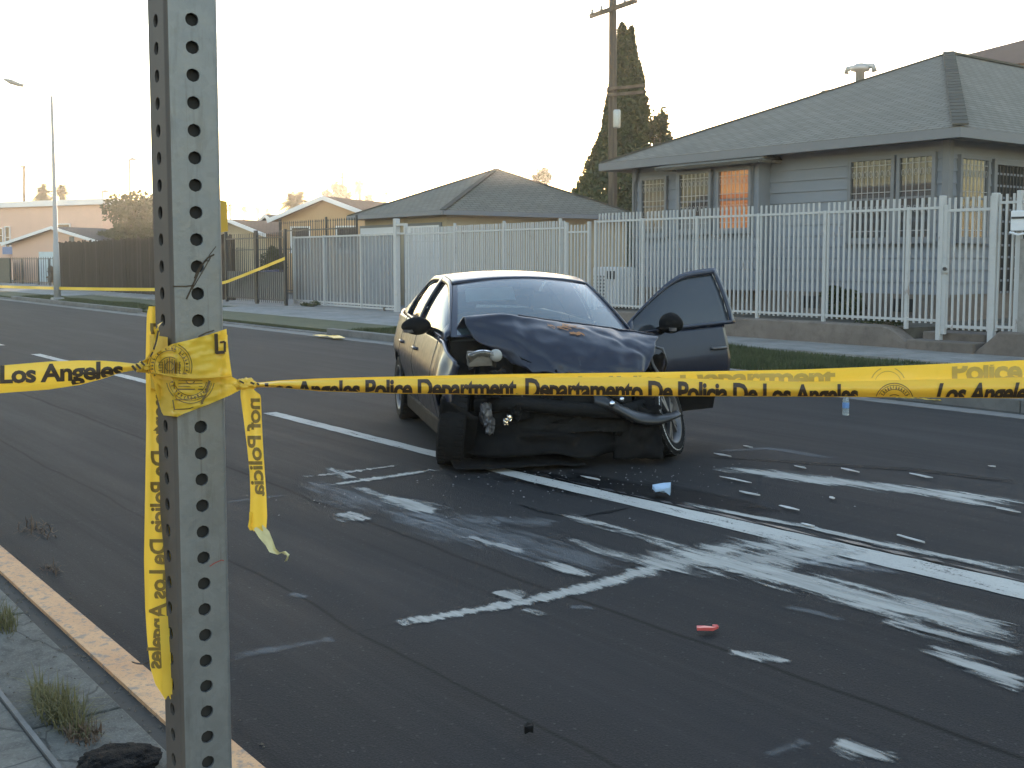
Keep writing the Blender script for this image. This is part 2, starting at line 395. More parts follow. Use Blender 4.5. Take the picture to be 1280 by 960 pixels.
# far side
kerb = thing('far_kerb', None, None); kerb['kind'] = 'structure'
def kseg(x0, x1, z): MB().box(x0, x1, FK, FK + .16, -.1, z).build('kerb_stone', M['kerb'], kerb, bevel=.015)
xs = [(-140, -62, .14), (-48, -33, .14), (-21.2, -12, .14), (-12, 8, .14)]
for a, b, z in xs:
    x = a
    while x < b - .1: kseg(x + .004, min(b, x + 3) - .004, z); x += 3
for a, b in ((-62, -48), (-33, -21.2)): kseg(a, b, .035)
struct(MB().box(-140, 8, FK - .42, FK - .004, -.1, .005), 'gutter', M['kerb'])
struct(MB().box(-12.5, 3, FK - .14, FK - .03, 0, .0085), 'gutter_water', M['wet'])
struct(MB().box(-140, 8, FK + .16, 14.48, -.1, .1), 'verge_soil', M['grass_soil'])
walk = thing('far_sidewalk', None, None); walk['kind'] = 'structure'
x = -70.0
while x < 6:
    MB().box(x + .008, x + 1.5 - .008, 14.48, 16.16, -.1, .14 + random.uniform(-.004, .004)).build('slab', M['walk'], walk, bevel=.008); x += 1.5
apron = thing('driveway_apron', None, None); apron['kind'] = 'structure'
for a, b in ((-62, -48), (-33, -21.2)):
    n = 4
    for i in range(n):
        x0 = a + (b - a) * i / n; x1 = a + (b - a) * (i + 1) / n
        MB().hexa([(x0+.01, FK+.16, -.1), (x1-.01, FK+.16, -.1), (x1-.01, 14.47, -.1), (x0+.01, 14.47, -.1),
                   (x0+.01, FK+.16, .045), (x1-.01, FK+.16, .045), (x1-.01, 14.47, .141), (x0+.01, 14.47, .141)]).build('slab', M['apron'], apron)
struct(MB().box(-140, -20.0, 16.16, 60, -.1, .135), 'driveway', M['apron'])
struct(MB().box(-19.98, -10.66, 16.40, 60, -.1, .47), 'yard', M['ground'])
struct(MB().box(-10.64, 20, 17.0, 60, -.1, .46), 'front_yard', M['ground'])

def blades(name, regions, n, hmin, hmax, mat, seed, spread=.03, wdt=.006):
    rnd = random.Random(seed); mb = MB()
    for _ in range(n):
        x0, x1, y0, y1, z = rnd.choice(regions)
        x = rnd.uniform(x0, x1); y = rnd.uniform(y0, y1)
        dens = noise.noise(Vector((x * .7, y * 1.1, 3)))
        if dens < rnd.uniform(-.6, .15): continue
        edge = min(1, (x - x0) / .5 + .15, (x1 - x) / .5 + .15, (y - y0) / .15 + .3, (y1 - y) / .25 + .2)
        hgt = rnd.uniform(hmin, hmax) * (.6 + .7 * max(0, dens + .3)) * max(.25, edge); a = rnd.uniform(0, 6.28); w = wdt
        lx, ly = math.cos(a + 1.57) * spread * rnd.random(), math.sin(a + 1.57) * spread * rnd.random()
        dx, dy = math.cos(a) * w, math.sin(a) * w
        mb.add([(x - dx, y - dy, z), (x + dx, y + dy, z), (x + lx, y + ly, z + hgt)], [(0, 1, 2)])
    return mb.build(name, mat, fix=False)
g = blades('verge_grass', [(-20.9, -9, FK+.2, 14.44, .1)] * 2 + [(-9, -2, FK + .2, 14.44, .1)], 90000, .05, .13, M['grass'], 1, .05, .009)
tag(g, 'short green grass on the verge across the street behind the car', 'grass', kind='stuff')
g = blades('verge_grass', [(-47.8, -33.2, FK+.2, 12.6, .1)], 26000, .05, .12, M['grass'], 2, .05, .014)
tag(g, 'short patchy grass on the verge around the far lamp post', 'grass', kind='stuff')

# lane paint
lane = thing('lane_line', None, None); lane['kind'] = 'structure'
LCY = lambda x: 4.96 + max(0, x + 6.2) * .045
LHW = lambda x: .075 + .055 * min(1, max(0, (x + 7) / 4))
def strip(x0, x1, y=LCY, hw=LHW, z=.004):
    n = max(2, int((x1 - x0) / .12)); mb = MB(); rr = random.Random(int(x0 * 7))
    for i in range(n + 1):
        xx = x0 + (x1 - x0) * i / n; mb.v += [(xx, y(xx) - hw(xx) + rr.uniform(-.005, .005), z), (xx, y(xx) + hw(xx) + rr.uniform(-.007, .007), z)]
    mb.f = [(2*i, 2*i+2, 2*i+3, 2*i+1) for i in range(n)]; return mb
strip(-10.7, 8).build('painted_stripe', M['lane'], lane)
for a, b in ((-15.6, -14.0), (-19.8, -17.4), (-24, -22.2), (-29, -27)): strip(a, b).build('painted_stripe', M['lane'], lane)
mk = MB(); rr = random.Random(8); x = -6.4
while x < 3:                                                  # broken tar crack along the line
    l = rr.uniform(.1, .5); mk.v_ = 0
    w = rr.uniform(.012, .032); y = LCY(x) + LHW(x) + .045 + rr.uniform(-.008, .008)
    mk.add([(x, y - .004, .0085), (x + l*.5, y - w, .0085), (x + l, y - .004, .0085), (x + l*.5, y + w, .0085)], [(0, 1, 2, 3)]); x += l * rr.uniform(.85, 1.1)
struct(mk, "tar_crack", plain('tar', (.008, .008, .009), .5, var=.1))

# absorbent powder thrown over the spilt fluid: each run is a sheet of its own, outline given as (px, py, half width m)
def powder(pts, mat, z, k=1.0):
    P = [(G(x, y, z), w * k) for x, y, w in pts]
    mb = MB(); uvs = []; L = [0]
    for i in range(1, len(P)): L.append(L[-1] + (P[i][0] - P[i-1][0]).length)
    rows = []
    for i in range(len(P) - 1):
        n = max(2, int((L[i+1] - L[i]) / .08))
        for j in range(n + (1 if i == len(P) - 2 else 0)):
            t = j / n; p = P[i][0].lerp(P[i+1][0], t); w = P[i][1] * (1 - t) + P[i+1][1] * t; s = (L[i] * (1 - t) + L[i+1] * t) / L[-1]
            rows.append((p, w, s))
    for i, (p, w, s) in enumerate(rows):
        d = (rows[min(i + 1, len(rows) - 1)][0] - rows[max(i - 1, 0)][0]).normalized(); nrm = Vector((-d.y, d.x, 0))
        for v in (-1, -.5, 0, .5, 1): q = p + nrm * w * v; mb.v.append((q.x, q.y, z)); uvs.append((s, v))
    for i in range(len(rows) - 1):
        for j in range(4): a = i * 5 + j; mb.f.append((a, a + 5, a + 6, a + 1))
    me = mb.mesh('powder_spill', fix=False); ul = me.uv_layers.new(name='UVMap')
    for lp in me.loops: ul.data[lp.index].uv = uvs[lp.vertex_index]
    me.materials.append(mat); o = bpy.data.objects.new('powder_spill', me); put(o); o['kind'] = 'stuff'; return o
PT, PN, PK = M['powder'], M['powder_thin'], M['powder_thick']
PW = [
 ([(455,787,.03),(520,775,.05),(600,762,.05),(680,747,.06),(760,728,.07),(830,706,.1),(880,690,.12)], PK, 'pale powder line along the road joint nearest the post'),
 ([(285,822,.04),(350,810,.05),(430,796,.05)], PN, 'faint grey powder line left of the nearest road joint'),
 ([(770,712,.10),(850,702,.32),(940,700,.38),(1020,690,.24),(1090,680,.08)], PT, 'wide pale powder splash where the joint meets the drift'),
 ([(820,682,.06),(900,702,.14),(1000,725,.18),(1120,757,.17),(1290,797,.15)], PK, 'thick pale powder drift running right from the splash'),
 ([(1010,725,.04),(1100,748,.08),(1180,765,.09),(1290,795,.08)], PT, 'thin powder drift just behind the thick one'),
 ([(1080,770,.05),(1150,785,.1),(1290,822,.1)], PT, 'powder drift in front of the thick one at right'),
 ([(1150,805,.04),(1200,825,.09),(1295,860,.09)], PT, 'nearest powder drift at the right edge of the picture'),
 ([(980,757,.03),(1020,766,.04),(1060,777,.03)], PN, 'short faint powder streak between drifts'),
 ([(880,583,.08),(960,592,.16),(1050,603,.16),(1150,614,.17),(1290,634,.17)], PK, 'long pale powder drift across the far lane'),
 ([(365,597,.03),(420,592,.06),(515,579,.03)], PT, 'upper pale powder line left of the car'),
 ([(405,607,.03),(470,598,.06),(550,586,.04)], PK, 'lower pale powder line left of the car'),
 ([(408,584,.03),(425,592,.1),(440,600,.04)], PT, 'short powder dab across the upper line left of the car'),
 ([(445,608,.04),(465,616,.09),(492,624,.04)], PT, 'small powder patch below the lower line'),
 ([(470,618,.05),(510,630,.2),(560,640,.1)], PT, 'mottled powder patch left of the lane line'),
 ([(425,640,.06),(445,648,.14),(465,650,.05)], PT, 'round powder blot on the dark road'),
 ([(470,638,.05),(560,650,.22),(640,652,.1)], PN, 'hazy film of powder in the middle of the near lane'),
 ([(580,668,.05),(610,678,.08),(665,690,.06)], PT, 'short powder streak right of the blots'),
 ([(610,650,.1),(660,652,.16),(700,655,.08)], PN, 'hazy powder smear below the bumper'),
 ([(690,640,.05),(760,658,.08),(820,676,.09),(860,688,.1)], PT, 'powder trail leading from the car to the splash'),
 ([(700,670,.04),(750,688,.08),(810,702,.06)], PT, 'powder streak beside the trail to the splash'),
 ([(680,700,.05),(705,710,.1),(745,722,.05)], PT, 'pale powder wedge left of the splash'),
 ([(620,738,.05),(640,744,.1),(660,748,.04)], PT, 'small powder dab above the joint line'),
 ([(650,760,.03),(665,765,.05),(680,771,.03)], PT, 'tiny powder dab below the joint line'),
 ([(710,758,.03),(725,759,.05),(745,760,.03)], PN, 'faint powder fleck below the joint line'),
 ([(905,815,.03),(945,820,.07),(990,829,.03)], PT, 'powder fleck near the red plastic'),
 ([(1040,925,.06),(1085,936,.12),(1135,944,.04)], PT, 'powder blot near the bottom right corner'),
 ([(955,945,.02),(985,935,.05),(1010,925,.02)], PN, 'faint powder fleck at the bottom of the road'),
 ([(130,647,.02),(220,637,.04),(310,624,.03),(370,617,.02)], PN, 'faint powder line along the far road joint'),
 ([(850,628,.03),(900,638,.045),(1000,657,.05),(1140,687,.06),(1300,718,.07)], PK, 'ragged powder edge along the lane line'),
 ([(880,692,.1),(930,683,.24),(1000,679,.12)], PT, 'powder patch touching the lane line'),
 ([(1005,702,.05),(1045,701,.12),(1095,706,.04)], PT, 'ragged powder patch right of the splash along the lane line'),
 ([(985,700,.1),(1060,705,.16),(1130,716,.05)], PN, 'thin powder film beside the lane line'),
 ([(360,742,.03),(374,744,.04),(388,746,.03)], PN, 'single faint powder spot on the dark road'),
 ([(992,658,.03),(1010,658,.06),(1025,660,.03)], PT, 'small powder fleck past the lane line'),
 ([(1130,757,.03),(1150,756,.06),(1170,758,.03)], PK, 'bright powder fleck on the drift'),
 ([(490,640,.15),(570,662,.3),(700,690,.3),(800,716,.15)], PN, 'wide grey film of powder over the near lane'),
 ([(380,600,.1),(450,625,.3),(560,640,.2)], PN, 'grey film of powder below the lines at left'),
 ([(880,565,.04),(960,560,.1),(1050,575,.06)], PN, 'grey film of powder on the far lane')]
for i, (pts, mt, lab) in enumerate(PW): tag(powder(pts, mt, .0045 + .0006 * (i % 8), 1.25), lab, 'powder spill')

# dark wet stain round the wreck (its own shape: a drained coolant and oil puddle)
def mat_stain():
    a = N('oil_stain'); uv = a.n('TexCoord').outputs['UV']; sep = a.n('SeparateXYZ'); a.l(uv, sep.inputs[0])
    e = a.math('SUBTRACT', 1, a.math('ABSOLUTE', sep.outputs[1])); en = a.math('MULTIPLY', a.math('MINIMUM', sep.outputs[0], a.math('SUBTRACT', 1, sep.outputs[0])), 4)
    b = a.math('MINIMUM', e, en); f = a.noise(a.coord((1.5, 5, 1), 'World'), 1, 5, .6)
    al = a.ramp(a.math('ADD', b, a.math('MULTIPLY', a.math('SUBTRACT', f, .5), 1.6)), [(.25, 0), (.7, .85)])
    a.set(Base_Color=(.006, .006, .0065), Specular_IOR_Level=.08, Roughness=.7, Alpha=al); return a.m
M['stain'] = mat_stain()
for pts, lab in (([(600,590,.2),(690,600,.5),(800,612,.5),(900,628,.3),(1000,650,.1)], 'dark fluid stain spreading from under the wrecked car'),
                 ([(640,628,.02),(680,640,.05),(720,648,.03)], 'thin dark oil streak in front of the wreck'),
                 ([(700,650,.02),(760,640,.04),(800,632,.02)], 'thin dark oil streak crossing towards the lane line'),
                 ([(860,570,.05),(1000,578,.1),(1150,588,.1),(1300,606,.1)], 'dark curved tyre mark across the far lane')):
    tag(powder(pts, M['stain'], .0028), lab, 'stain').name = 'fluid_stain'
# ------------------------------------------------------------------ buildings
def roof_mesh(polys, mat, parent, name='roof', thick=.12):
    mb = MB(); uv = []
    for poly in polys:
        P = [Vector(p) for p in poly]; n = (P[1] - P[0]).cross(P[2] - P[0]).normalized()
        if n.z < 0: P.reverse(); n = -n
        h = ZZ.cross(n); h = h.normalized() if h.length > 1e-4 else Vector((1, 0, 0)); s = n.cross(h)
        b = len(mb.v); mb.v += [tuple(p) for p in P]; mb.f.append(tuple(range(b, b + len(P)))); uv += [(p.dot(h), p.dot(s)) for p in P]
    me = mb.mesh(name, fix=False); ul = me.uv_layers.new(name='UVMap')
    for lp in me.loops: ul.data[lp.index].uv = uv[lp.vertex_index]
    me.materials.append(mat); o = bpy.data.objects.new(name, me); put(o, parent)
    md = o.modifiers.new('s', 'SOLIDIFY'); md.thickness = thick; md.offset = -1; return o

def window(parent, o, ux, w, z0, z1, nrm, frame=M['trim'], bars=True, lit=None, depth=.09, mullion=True, label=None):
    """o: lower-left point on the wall; ux: unit vector along the wall; nrm: outward unit normal"""
    o = Vector(o); o.z = 0; ux = Vector(ux); nrm = Vector(nrm)
    def q(u, z, d): return o + ux * u + nrm * d + ZZ * z
    def bx(mb, u0, u1, za, zb, d0, d1):
        mb.hexa([q(u0, za, d0), q(u1, za, d0), q(u1, za, d1), q(u0, za, d1), q(u0, zb, d0), q(u1, zb, d0), q(u1, zb, d1), q(u0, zb, d1)])
    t = .07
    cur = MB(); bx(cur, 0, w, z0, z1, .004, .012); win = cur.build('window', lit or M['curtain'], parent)
    if label: win['label'] = label
    f = MB(); bx(f, -t, 0, z0 - t, z1 + t, .0, depth); bx(f, w, w + t, z0 - t, z1 + t, .0, depth); bx(f, 0, w, z0 - t, z0, .0, depth); bx(f, 0, w, z1, z1 + t, .0, depth)
    f.build('frame', frame, win)
    s = MB(); bx(s, -t - .04, w + t + .04, z0 - t - .05, z0 - t - .002, 0, depth + .05); s.build('sill', frame, win)
    g = MB(); bx(g, 0, w, z0, z1, .04, .045); g.build('pane', M['pane'], win)
    if mullion:
        m_ = MB(); bx(m_, 0, w, (z0 + z1) / 2 - .02, (z0 + z1) / 2 + .02, .03, .055); m_.build('meeting_rail', frame, win)
    if bars:
        b = MB(); n = max(3, int(w / .115))
        for i in range(1, n): bx(b, w * i / n - .006, w * i / n + .006, z0, z1, depth - .02, depth - .008)
        for zz in (z0 + .12, (z0 + z1) / 2 + .12, z1 - .1): bx(b, 0, w, zz - .007, zz + .007, depth - .024, depth - .0205)
        for i in range(n):                                     # little scrolls between the bars
            c = w * (i + .5) / n
            for zc in (z0 + (z1 - z0) * .36, z0 + (z1 - z0) * .82):
                pts = [q(c + .035 * math.cos(k / 8 * 6.28), zc + .06 * math.sin(k / 8 * 6.28), depth - .014) for k in range(9)]
                b.tube(pts, .005, 4, False)
        b.build('security_grille', M['whitepaint'] if frame is M['whitepaint'] else M['bar'], win)
    return win
M['bar'] = plain('grille_paint', (.30, .30, .30), .5, var=.15)
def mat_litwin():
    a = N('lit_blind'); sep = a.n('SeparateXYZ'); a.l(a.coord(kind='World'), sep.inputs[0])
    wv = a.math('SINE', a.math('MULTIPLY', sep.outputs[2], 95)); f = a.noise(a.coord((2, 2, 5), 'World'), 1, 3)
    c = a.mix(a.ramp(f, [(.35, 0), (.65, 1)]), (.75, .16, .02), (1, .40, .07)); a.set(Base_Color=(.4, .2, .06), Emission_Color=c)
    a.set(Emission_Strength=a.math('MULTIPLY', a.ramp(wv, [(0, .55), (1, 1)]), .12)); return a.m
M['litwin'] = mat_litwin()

# --- grey house on the right
HX0, HX1, HY, ZE = -19.45, -11.38, 18.4, 3.80
hs = thing('house', 'grey clapboard house with hipped shingle roof and barred windows behind the white fence', 'house', (-15.4, 18.4, .47))
MB().box(HX0 + .02, HX1 - .02, HY + .03, 31, .3, 3.86).build('wall', M['siding'], hs)
MB().box(HX0 - .02, HX1 + .02, HY - .03, 31, .3, .95).build('foundation', M['rwall'], hs)
z = .95
bd = MB().hexa([(HX0, HY - .035, 0), (HX1, HY - .035, 0), (HX1, HY + .03, 0), (HX0, HY + .03, 0), (HX0, HY - .008, .225), (HX1, HY - .008, .225), (HX1, HY + .03, .225), (HX0, HY + .03, .225)]).mesh('siding_board'); bd.materials.append(M['siding'])
bs = MB().hexa([(HX1 - .03, HY, 0), (HX1 + .035, HY, 0), (HX1 + .035, 31, 0), (HX1 - .03, 31, 0), (HX1 - .03, HY, .225), (HX1 + .008, HY, .225), (HX1 + .008, 31, .225), (HX1 - .03, 31, .225)]).mesh('siding_board'); bs.materials.append(M['siding'])
while z < 3.6:
    for m_ in (bd, bs):
        o = bpy.data.objects.new('siding_board', m_); o.location = (0, 0, z); put(o, hs)
    z += .222
MB().box(HX1 - .08, HX1 + .06, HY - .055, HY + .08, .9, 3.79).build('corner_board', M['trim'], hs)
MB().box(HX0 - .05, HX0 + .09, HY - .055, HY + .08, .9, 3.79).build('corner_board', M['trim'], hs)
EY = HY - .55; EX0, EX1 = HX0 - .62, HX1 + .55
AP = Vector((-15.35, 24.7, 6.5)); RB = Vector((-15.35, 33, 6.5))
rf = roof_mesh([[(EX0, EY, ZE + .06), (EX1, EY, ZE + .06), AP], [(EX1, EY, ZE + .06), (EX1, 33.5, ZE + .06), RB, AP], [(EX0, EY, ZE + .06), AP, RB, (EX0, 33.5, ZE + .06)],
                [(EX0, 33.5, ZE + .06), RB, (EX1, 33.5, ZE + .06)]], M['roof_grey'], hs)
fa = MB(); fa.box(EX0, EX1, EY - .03, EY, ZE - .12, ZE + .05); fa.box(EX1, EX1 + .03, EY - .03, 33.5, ZE - .12, ZE + .05); fa.box(EX0 - .03, EX0, EY - .03, 33.5, ZE - .12, ZE + .05)
fa.build('fascia', M['trim'], hs)
MB().box(EX0 + .01, EX1 - .01, EY + .01, HY + .02, ZE - .08, ZE - .05).build('soffit', M['trim'], hs)
MB().box(HX1 + .04, EX1 - .01, HY + .03, 33, ZE - .08, ZE - .05).build('soffit', M['trim'], hs)
hip = MB(); a = Vector((EX1, EY, ZE + .07)); n = 26
for i in range(n):
    p = a.lerp(AP, i / n); q = a.lerp(AP, (i + 1.25) / n); hip.bar(p + ZZ * .03, q + ZZ * .015, .26, .03)
hip.build('hip_cap', M['roof_grey'], rf)
hp = MB(); a = Vector((EX0, EY, ZE + .07)); hp.bar(a, AP, .2, .04); hp.bar(AP, RB, .2, .05); hp.build('ridge_cap', M['roof_grey'], rf)
# bay with its own little hood
BY = HY - .38; b0, b1 = PY(845, 250, BY).x, PY(948, 250, BY).x
MB().box(b0, b1, BY, HY + .02, .95, 3.62).build('bay_wall', M['siding'], hs)
z = .95
while z < 2.2: MB().hexa([(b0-.01, BY-.03, z), (b1+.01, BY-.03, z), (b1+.01, BY+.02, z), (b0-.01, BY+.02, z), (b0-.01, BY-.006, z+.22), (b1+.01, BY-.006, z+.22), (b1+.01, BY+.02, z+.22), (b0-.01, BY+.02, z+.22)]).build('siding_board', M['siding'], hs); z += .222
roof_mesh([[(b0 - .3, BY - .4, 3.60), (b1 + .3, BY - .4, 3.60), (b1 + .05, HY + .02, 3.83), (b0 - .05, HY + .02, 3.83)],
           [(b1 + .3, BY - .4, 3.60), (b1 + .3, HY + .02, 3.6), (b1 + .05, HY + .02, 3.83)], [(b0 - .3, BY - .4, 3.6), (b0 - .05, HY + .02, 3.83), (b0 - .3, HY + .02, 3.6)]], M['roof_grey'], hs, 'bay_hood', .07)
def fwin(xa, xb, Y, z0, z1, **k):
    A = PY(xa, 230, Y).x; B = PY(xb, 230, Y).x; return window(hs, (A, Y - .012, 0), (1, 0, 0), B - A, z0, z1, (0, -1, 0), **k)
fwin(806, 834, HY, 2.2, 3.42)
fwin(853, 889, BY, 2.25, 3.44); fwin(902, 939, BY, 2.25, 3.44, lit=M['litwin'], label='barred bay window glowing orange')
fwin(1067, 1117, HY, 2.0, 3.45); fwin(1128, 1168, HY, 2.0, 3.45)
A = PX(1197, 230, HX1).y; B = PX(1229, 230, HX1).y
window(hs, (HX1 + .012, A, 0), (0, 1, 0), B - A, 2.0, 3.4, (1, 0, 0))
A = PX(1241, 230, HX1).y
door = MB().box(HX1 + .006, HX1 + .03, A, A + 1.6, .95, 3.35).build('entrance_door', M['dark'], hs, label='dark doorway at the side of the house')
fr = MB(); fr.box(HX1 + .0, HX1 + .09, A - .1, A, .95, 3.45); fr.box(HX1, HX1 + .09, A, A + 1.7, 3.35, 3.45); fr.build('frame', M['trim'], door)
sc_ = MB(); [sc_.box(HX1 + .05, HX1 + .065, A + .12 * i, A + .12 * i + .015, .95, 3.35) for i in range(1, 13)]; sc_.build('screen_bar', M['blackiron'], door)
MB().tube([(HX0 + .1, HY - .12, 3.7), (HX0 + .12, HY - .1, 3.5), (HX0 + .02, HY - .07, 3.35), (HX0 + .02, HY - .07, .9)], .04, 8).build('downspout', M['trim'], hs, smooth=True)
for xx in (1015, 1131):
    p = PY(xx, 366, HY); MB().box(p.x - .2, p.x + .2, HY - .05, HY - .03, .62, .86).build('foundation_vent', M['dark'], hs)
# vents on the roof, standing on the slope behind the hip
def slope_w(x, y):   # west slope height
    t = (x - EX0) / (AP.x - EX0); return ZE + .06 + t * (AP.z - ZE - .06)
p = DP(1075, 90, 27.2); vt = MB(); zb = slope_w(p.x, p.y)
vt.lathe([(.11, zb - p.z - .2), (.11, .0), (.22, .02), (.24, .1), (.12, .2), (0, .22)], 12, Matrix.Translation(p))
vt.build('roof_vent', M['galv'], hs, smooth=True)
ell = MB().tube([p + Vector((-.32, -.1, -.02)), p + Vector((-.3, -.1, .1)), p + Vector((0, 0, .12)), p + Vector((.3, .1, .12)), p + Vector((.34, .1, -.02))], .07, 8); ell.build('vent_hood', M['galv'], hs, smooth=True)
p = DP(1040, 118, 27.5); zb = slope_w(p.x, p.y); MB().box(p.x - .18, p.x + .18, p.y - .18, p.y + .18, zb - .1, p.z + .1).build('roof_jack', M['roof_grey'], hs)

# --- second house whose pale roof rises behind at the right
h2 = thing('neighbour_house', 'house behind with pale roof rising above the grey hipped roof', 'house', (-20, 40, .4))
a = DP(1345, 33, 46); zz = DP(1040, 108, 46).z; e = (DP(1345, 33, 46) - DP(1040, 108, 46)).xy.length
A = [a + Vector((i, j, 0)) * e * .72 for i, j in ((-1, -1), (1, -1), (1, 1), (-1, 1))]
for p in A: p.z = zz
MB().box(A[0].x + .5, A[1].x - .5, A[0].y + .5, A[2].y - .5, .3, zz).build('wall', M['stucco_tan'], h2)
roof_mesh([[A[i], A[(i + 1) % 4], a] for i in range(4)], M['roof_brown'], h2)

# --- garage with pyramid roof
gr = thing('garage', 'low garage with green-grey hipped roof and white doors behind the gate', 'garage', (-30.5, 18.6, .13))
GX0, GX1, GY0, GY1, GZ = -33.0, -28.1, 18.85, 26.2, 2.98
MB().box(GX0, GX1, GY0, GY1, .1, 3.02).build('wall', M['stucco_tan'], gr)
ga = Vector((-30.55, 22.5, 4.62)); e = .42
c4 = [(GX0 - e, GY0 - e, GZ + .06), (GX1 + e, GY0 - e, GZ + .06), (GX1 + e, GY1 + e, GZ + .06), (GX0 - e, GY1 + e, GZ + .06)]
gro = roof_mesh([[c4[0], c4[1], ga], [c4[1], c4[2], ga], [c4[2], c4[3], ga], [c4[3], c4[0], ga]], M['roof_green'], gr, thick=.1)
gu = MB()
for i in range(4): gu.bar(Vector(c4[i]) - ZZ * .06, Vector(c4[(i + 1) % 4]) - ZZ * .06, .1, .13)
gu.build('gutter', M['trim'], gr)
hc = MB()
for i in range(4): hc.bar(Vector(c4[i]) + ZZ * .01, ga + ZZ * .01, .18, .04)
hc.build('hip_cap', M['roof_green'], gro)
for xa, xb in ((453, 499), (508, 551)):
    A = PY(xa, 300, GY0).x; B = PY(xb, 300, GY0).x; w = B - A
    d = MB().box(A - .08, B + .08, GY0 - .05, GY0 - .005, .13, 2.72).build('garage_door', M['trim'], gr)
    for k in range(5):
        MB().box(A, B, GY0 - .075, GY0 - .05, .15 + k * .5, .15 + k * .5 + .485).build('door_panel', M['doorwhite'], d, bevel=.008)

# --- ochre house further left, gable to the street
def gable_house(name, label, px0, px1, pye, pya, d, wallm, roofm, depth=9, zg=.13, wins=()):
    A = DP(px0, pye, d); B = DP(px1, pye, d * .965); ux = (B - A); ux.z = 0; w = ux.length; ux.normalize(); nv = Vector((-ux.y, ux.x, 0))
    ze = A.z; za = DP((px0 + px1) / 2, pya, d).z; t = thing(name, label, 'house', (A.x, A.y, zg)); mid = w / 2
    def q(u, v, z): return Vector((A.x, A.y, 0)) + ux * u + nv * v + ZZ * z
    m_ = MB(); m_.hexa([q(0, 0, 0), q(w, 0, 0), q(w, depth, 0), q(0, depth, 0), q(0, 0, ze), q(w, 0, ze), q(w, depth, ze), q(0, depth, ze)])
    m_.add([q(0, 0, ze), q(w, 0, ze), q(mid, 0, za - .1), q(0, depth, ze), q(w, depth, ze), q(mid, depth, za - .1)], [(0, 1, 2), (5, 4, 3), (0, 2, 5, 3), (2, 1, 4, 5)])
    m_.build('wall', wallm, t)
    o = .45; k = (za - ze) / mid; zo = ze - o * k
    roof_mesh([[q(-o, -o, zo), q(mid, -o, za), q(mid, depth + o, za), q(-o, depth + o, zo)], [q(mid, -o, za), q(w + o, -o, zo), q(w + o, depth + o, zo), q(mid, depth + o, za)]], roofm, t, thick=.1)
    bg_ = MB(); bg_.bar(q(-o, -o - .03, zo - .08), q(mid, -o - .03, za - .08), .05, .18); bg_.bar(q(mid, -o - .03, za - .08), q(w + o, -o - .03, zo - .08), .05, .18); bg_.build('barge_board', M['doorwhite'], t)
    for (u0, u1, z0, z1) in wins:
        window(t, q(u0 * w, 0, 0), ux, (u1 - u0) * w, z0, z1, -nv, frame=M['doorwhite'], bars=False)
    return t, q, w
gable_house('ochre_house', 'ochre stucco house with low gable roof behind the black gates', 352, 470, 270, 247, 50, M['stucco_orange'], M['roof_brown'], 10, wins=((.12, .3, 2.0, 3.0), (.6, .8, 2.0, 3.0)))
gable_house('small_roofed_house', 'low brown-roofed house just right of the post beyond the gates', 255, 332, 291, 275, 62, M['stucco_tan'], M['roof_brown'], 8)
gable_house('white_gabled_house', 'small house with pale gable beside the ochre house', 318, 362, 288, 269, 66, M['doorwhite'], M['roof_dark'], 8)

# --- pink two-storey house at far left
ph = thing('pink_house', 'pink stucco two-storey house with flat roof at the far left', 'house', DP(60, 345, 80).xy.to_3d())
A = DP(-60, 262, 86); B = DP(128, 262, 78); ux = (B - A); ux.z = 0; Wd = ux.length; ux.normalize(); nv = Vector((-ux.y, ux.x, 0)); O0 = Vector((A.x, A.y, 0))
def pq(u, v, z): return O0 + ux * u + nv * v + ZZ * z
zt = A.z; m_ = MB(); m_.hexa([pq(0,0,0), pq(Wd,0,0), pq(Wd,9,0), pq(0,9,0), pq(0,0,zt), pq(Wd,0,zt), pq(Wd,9,zt), pq(0,9,zt)]); m_.build('wall', M['stucco_pink'], ph)
m_ = MB(); m_.hexa([pq(-.3,-.3,zt), pq(Wd+.3,-.3,zt), pq(Wd+.3,9.3,zt), pq(-.3,9.3,zt), pq(-.3,-.3,zt+.4), pq(Wd+.3,-.3,zt+.4), pq(Wd+.3,9.3,zt+.4), pq(-.3,9.3,zt+.4)]); m_.build('parapet', M['doorwhite'], ph)
def px_u(x): return Wd * (x + 60) / 188
for xa, xb, z0, z1 in ((2, 7, 2.9, 3.9), (11, 16, 2.5, 4.0), (74, 90, 2.9, 4.1)):
    window(ph, pq(px_u(xa), 0, 0), ux, px_u(xb) - px_u(xa), z0, z1, -nv, frame=M['doorwhite'], bars=False)
sg = MB(); sg.hexa([pq(px_u(13), -.5, 2.0), pq(px_u(33), -.5, 2.0), pq(px_u(33), -.4, 2.0), pq(px_u(13), -.4, 2.0), pq(px_u(13), -.5, 2.55), pq(px_u(33), -.5, 2.55), pq(px_u(33), -.4, 2.55), pq(px_u(13), -.4, 2.55)])
sg.build('blue_awning', plain('blue_panel', (.10, .16, .32), .6), ph)
t, q, w = gable_house('pink_garage', 'small pink garage with dark gable roof in front of the pink house', 15, 129, 302, 284, 72, M['stucco_pink'], M['roof_dark'], 4)
gd = MB(); gd.hexa([q(w*.30, -.03, .1), q(w*.50, -.03, .1), q(w*.50, .02, .1), q(w*.30, .02, .1), q(w*.30, -.03, 2.1), q(w*.50, -.03, 2.1), q(w*.50, .02, 2.1), q(w*.30, .02, 2.1)]); gd.build('garage_door', plain('pale_blue_door', (.42, .50, .55), .6), t)
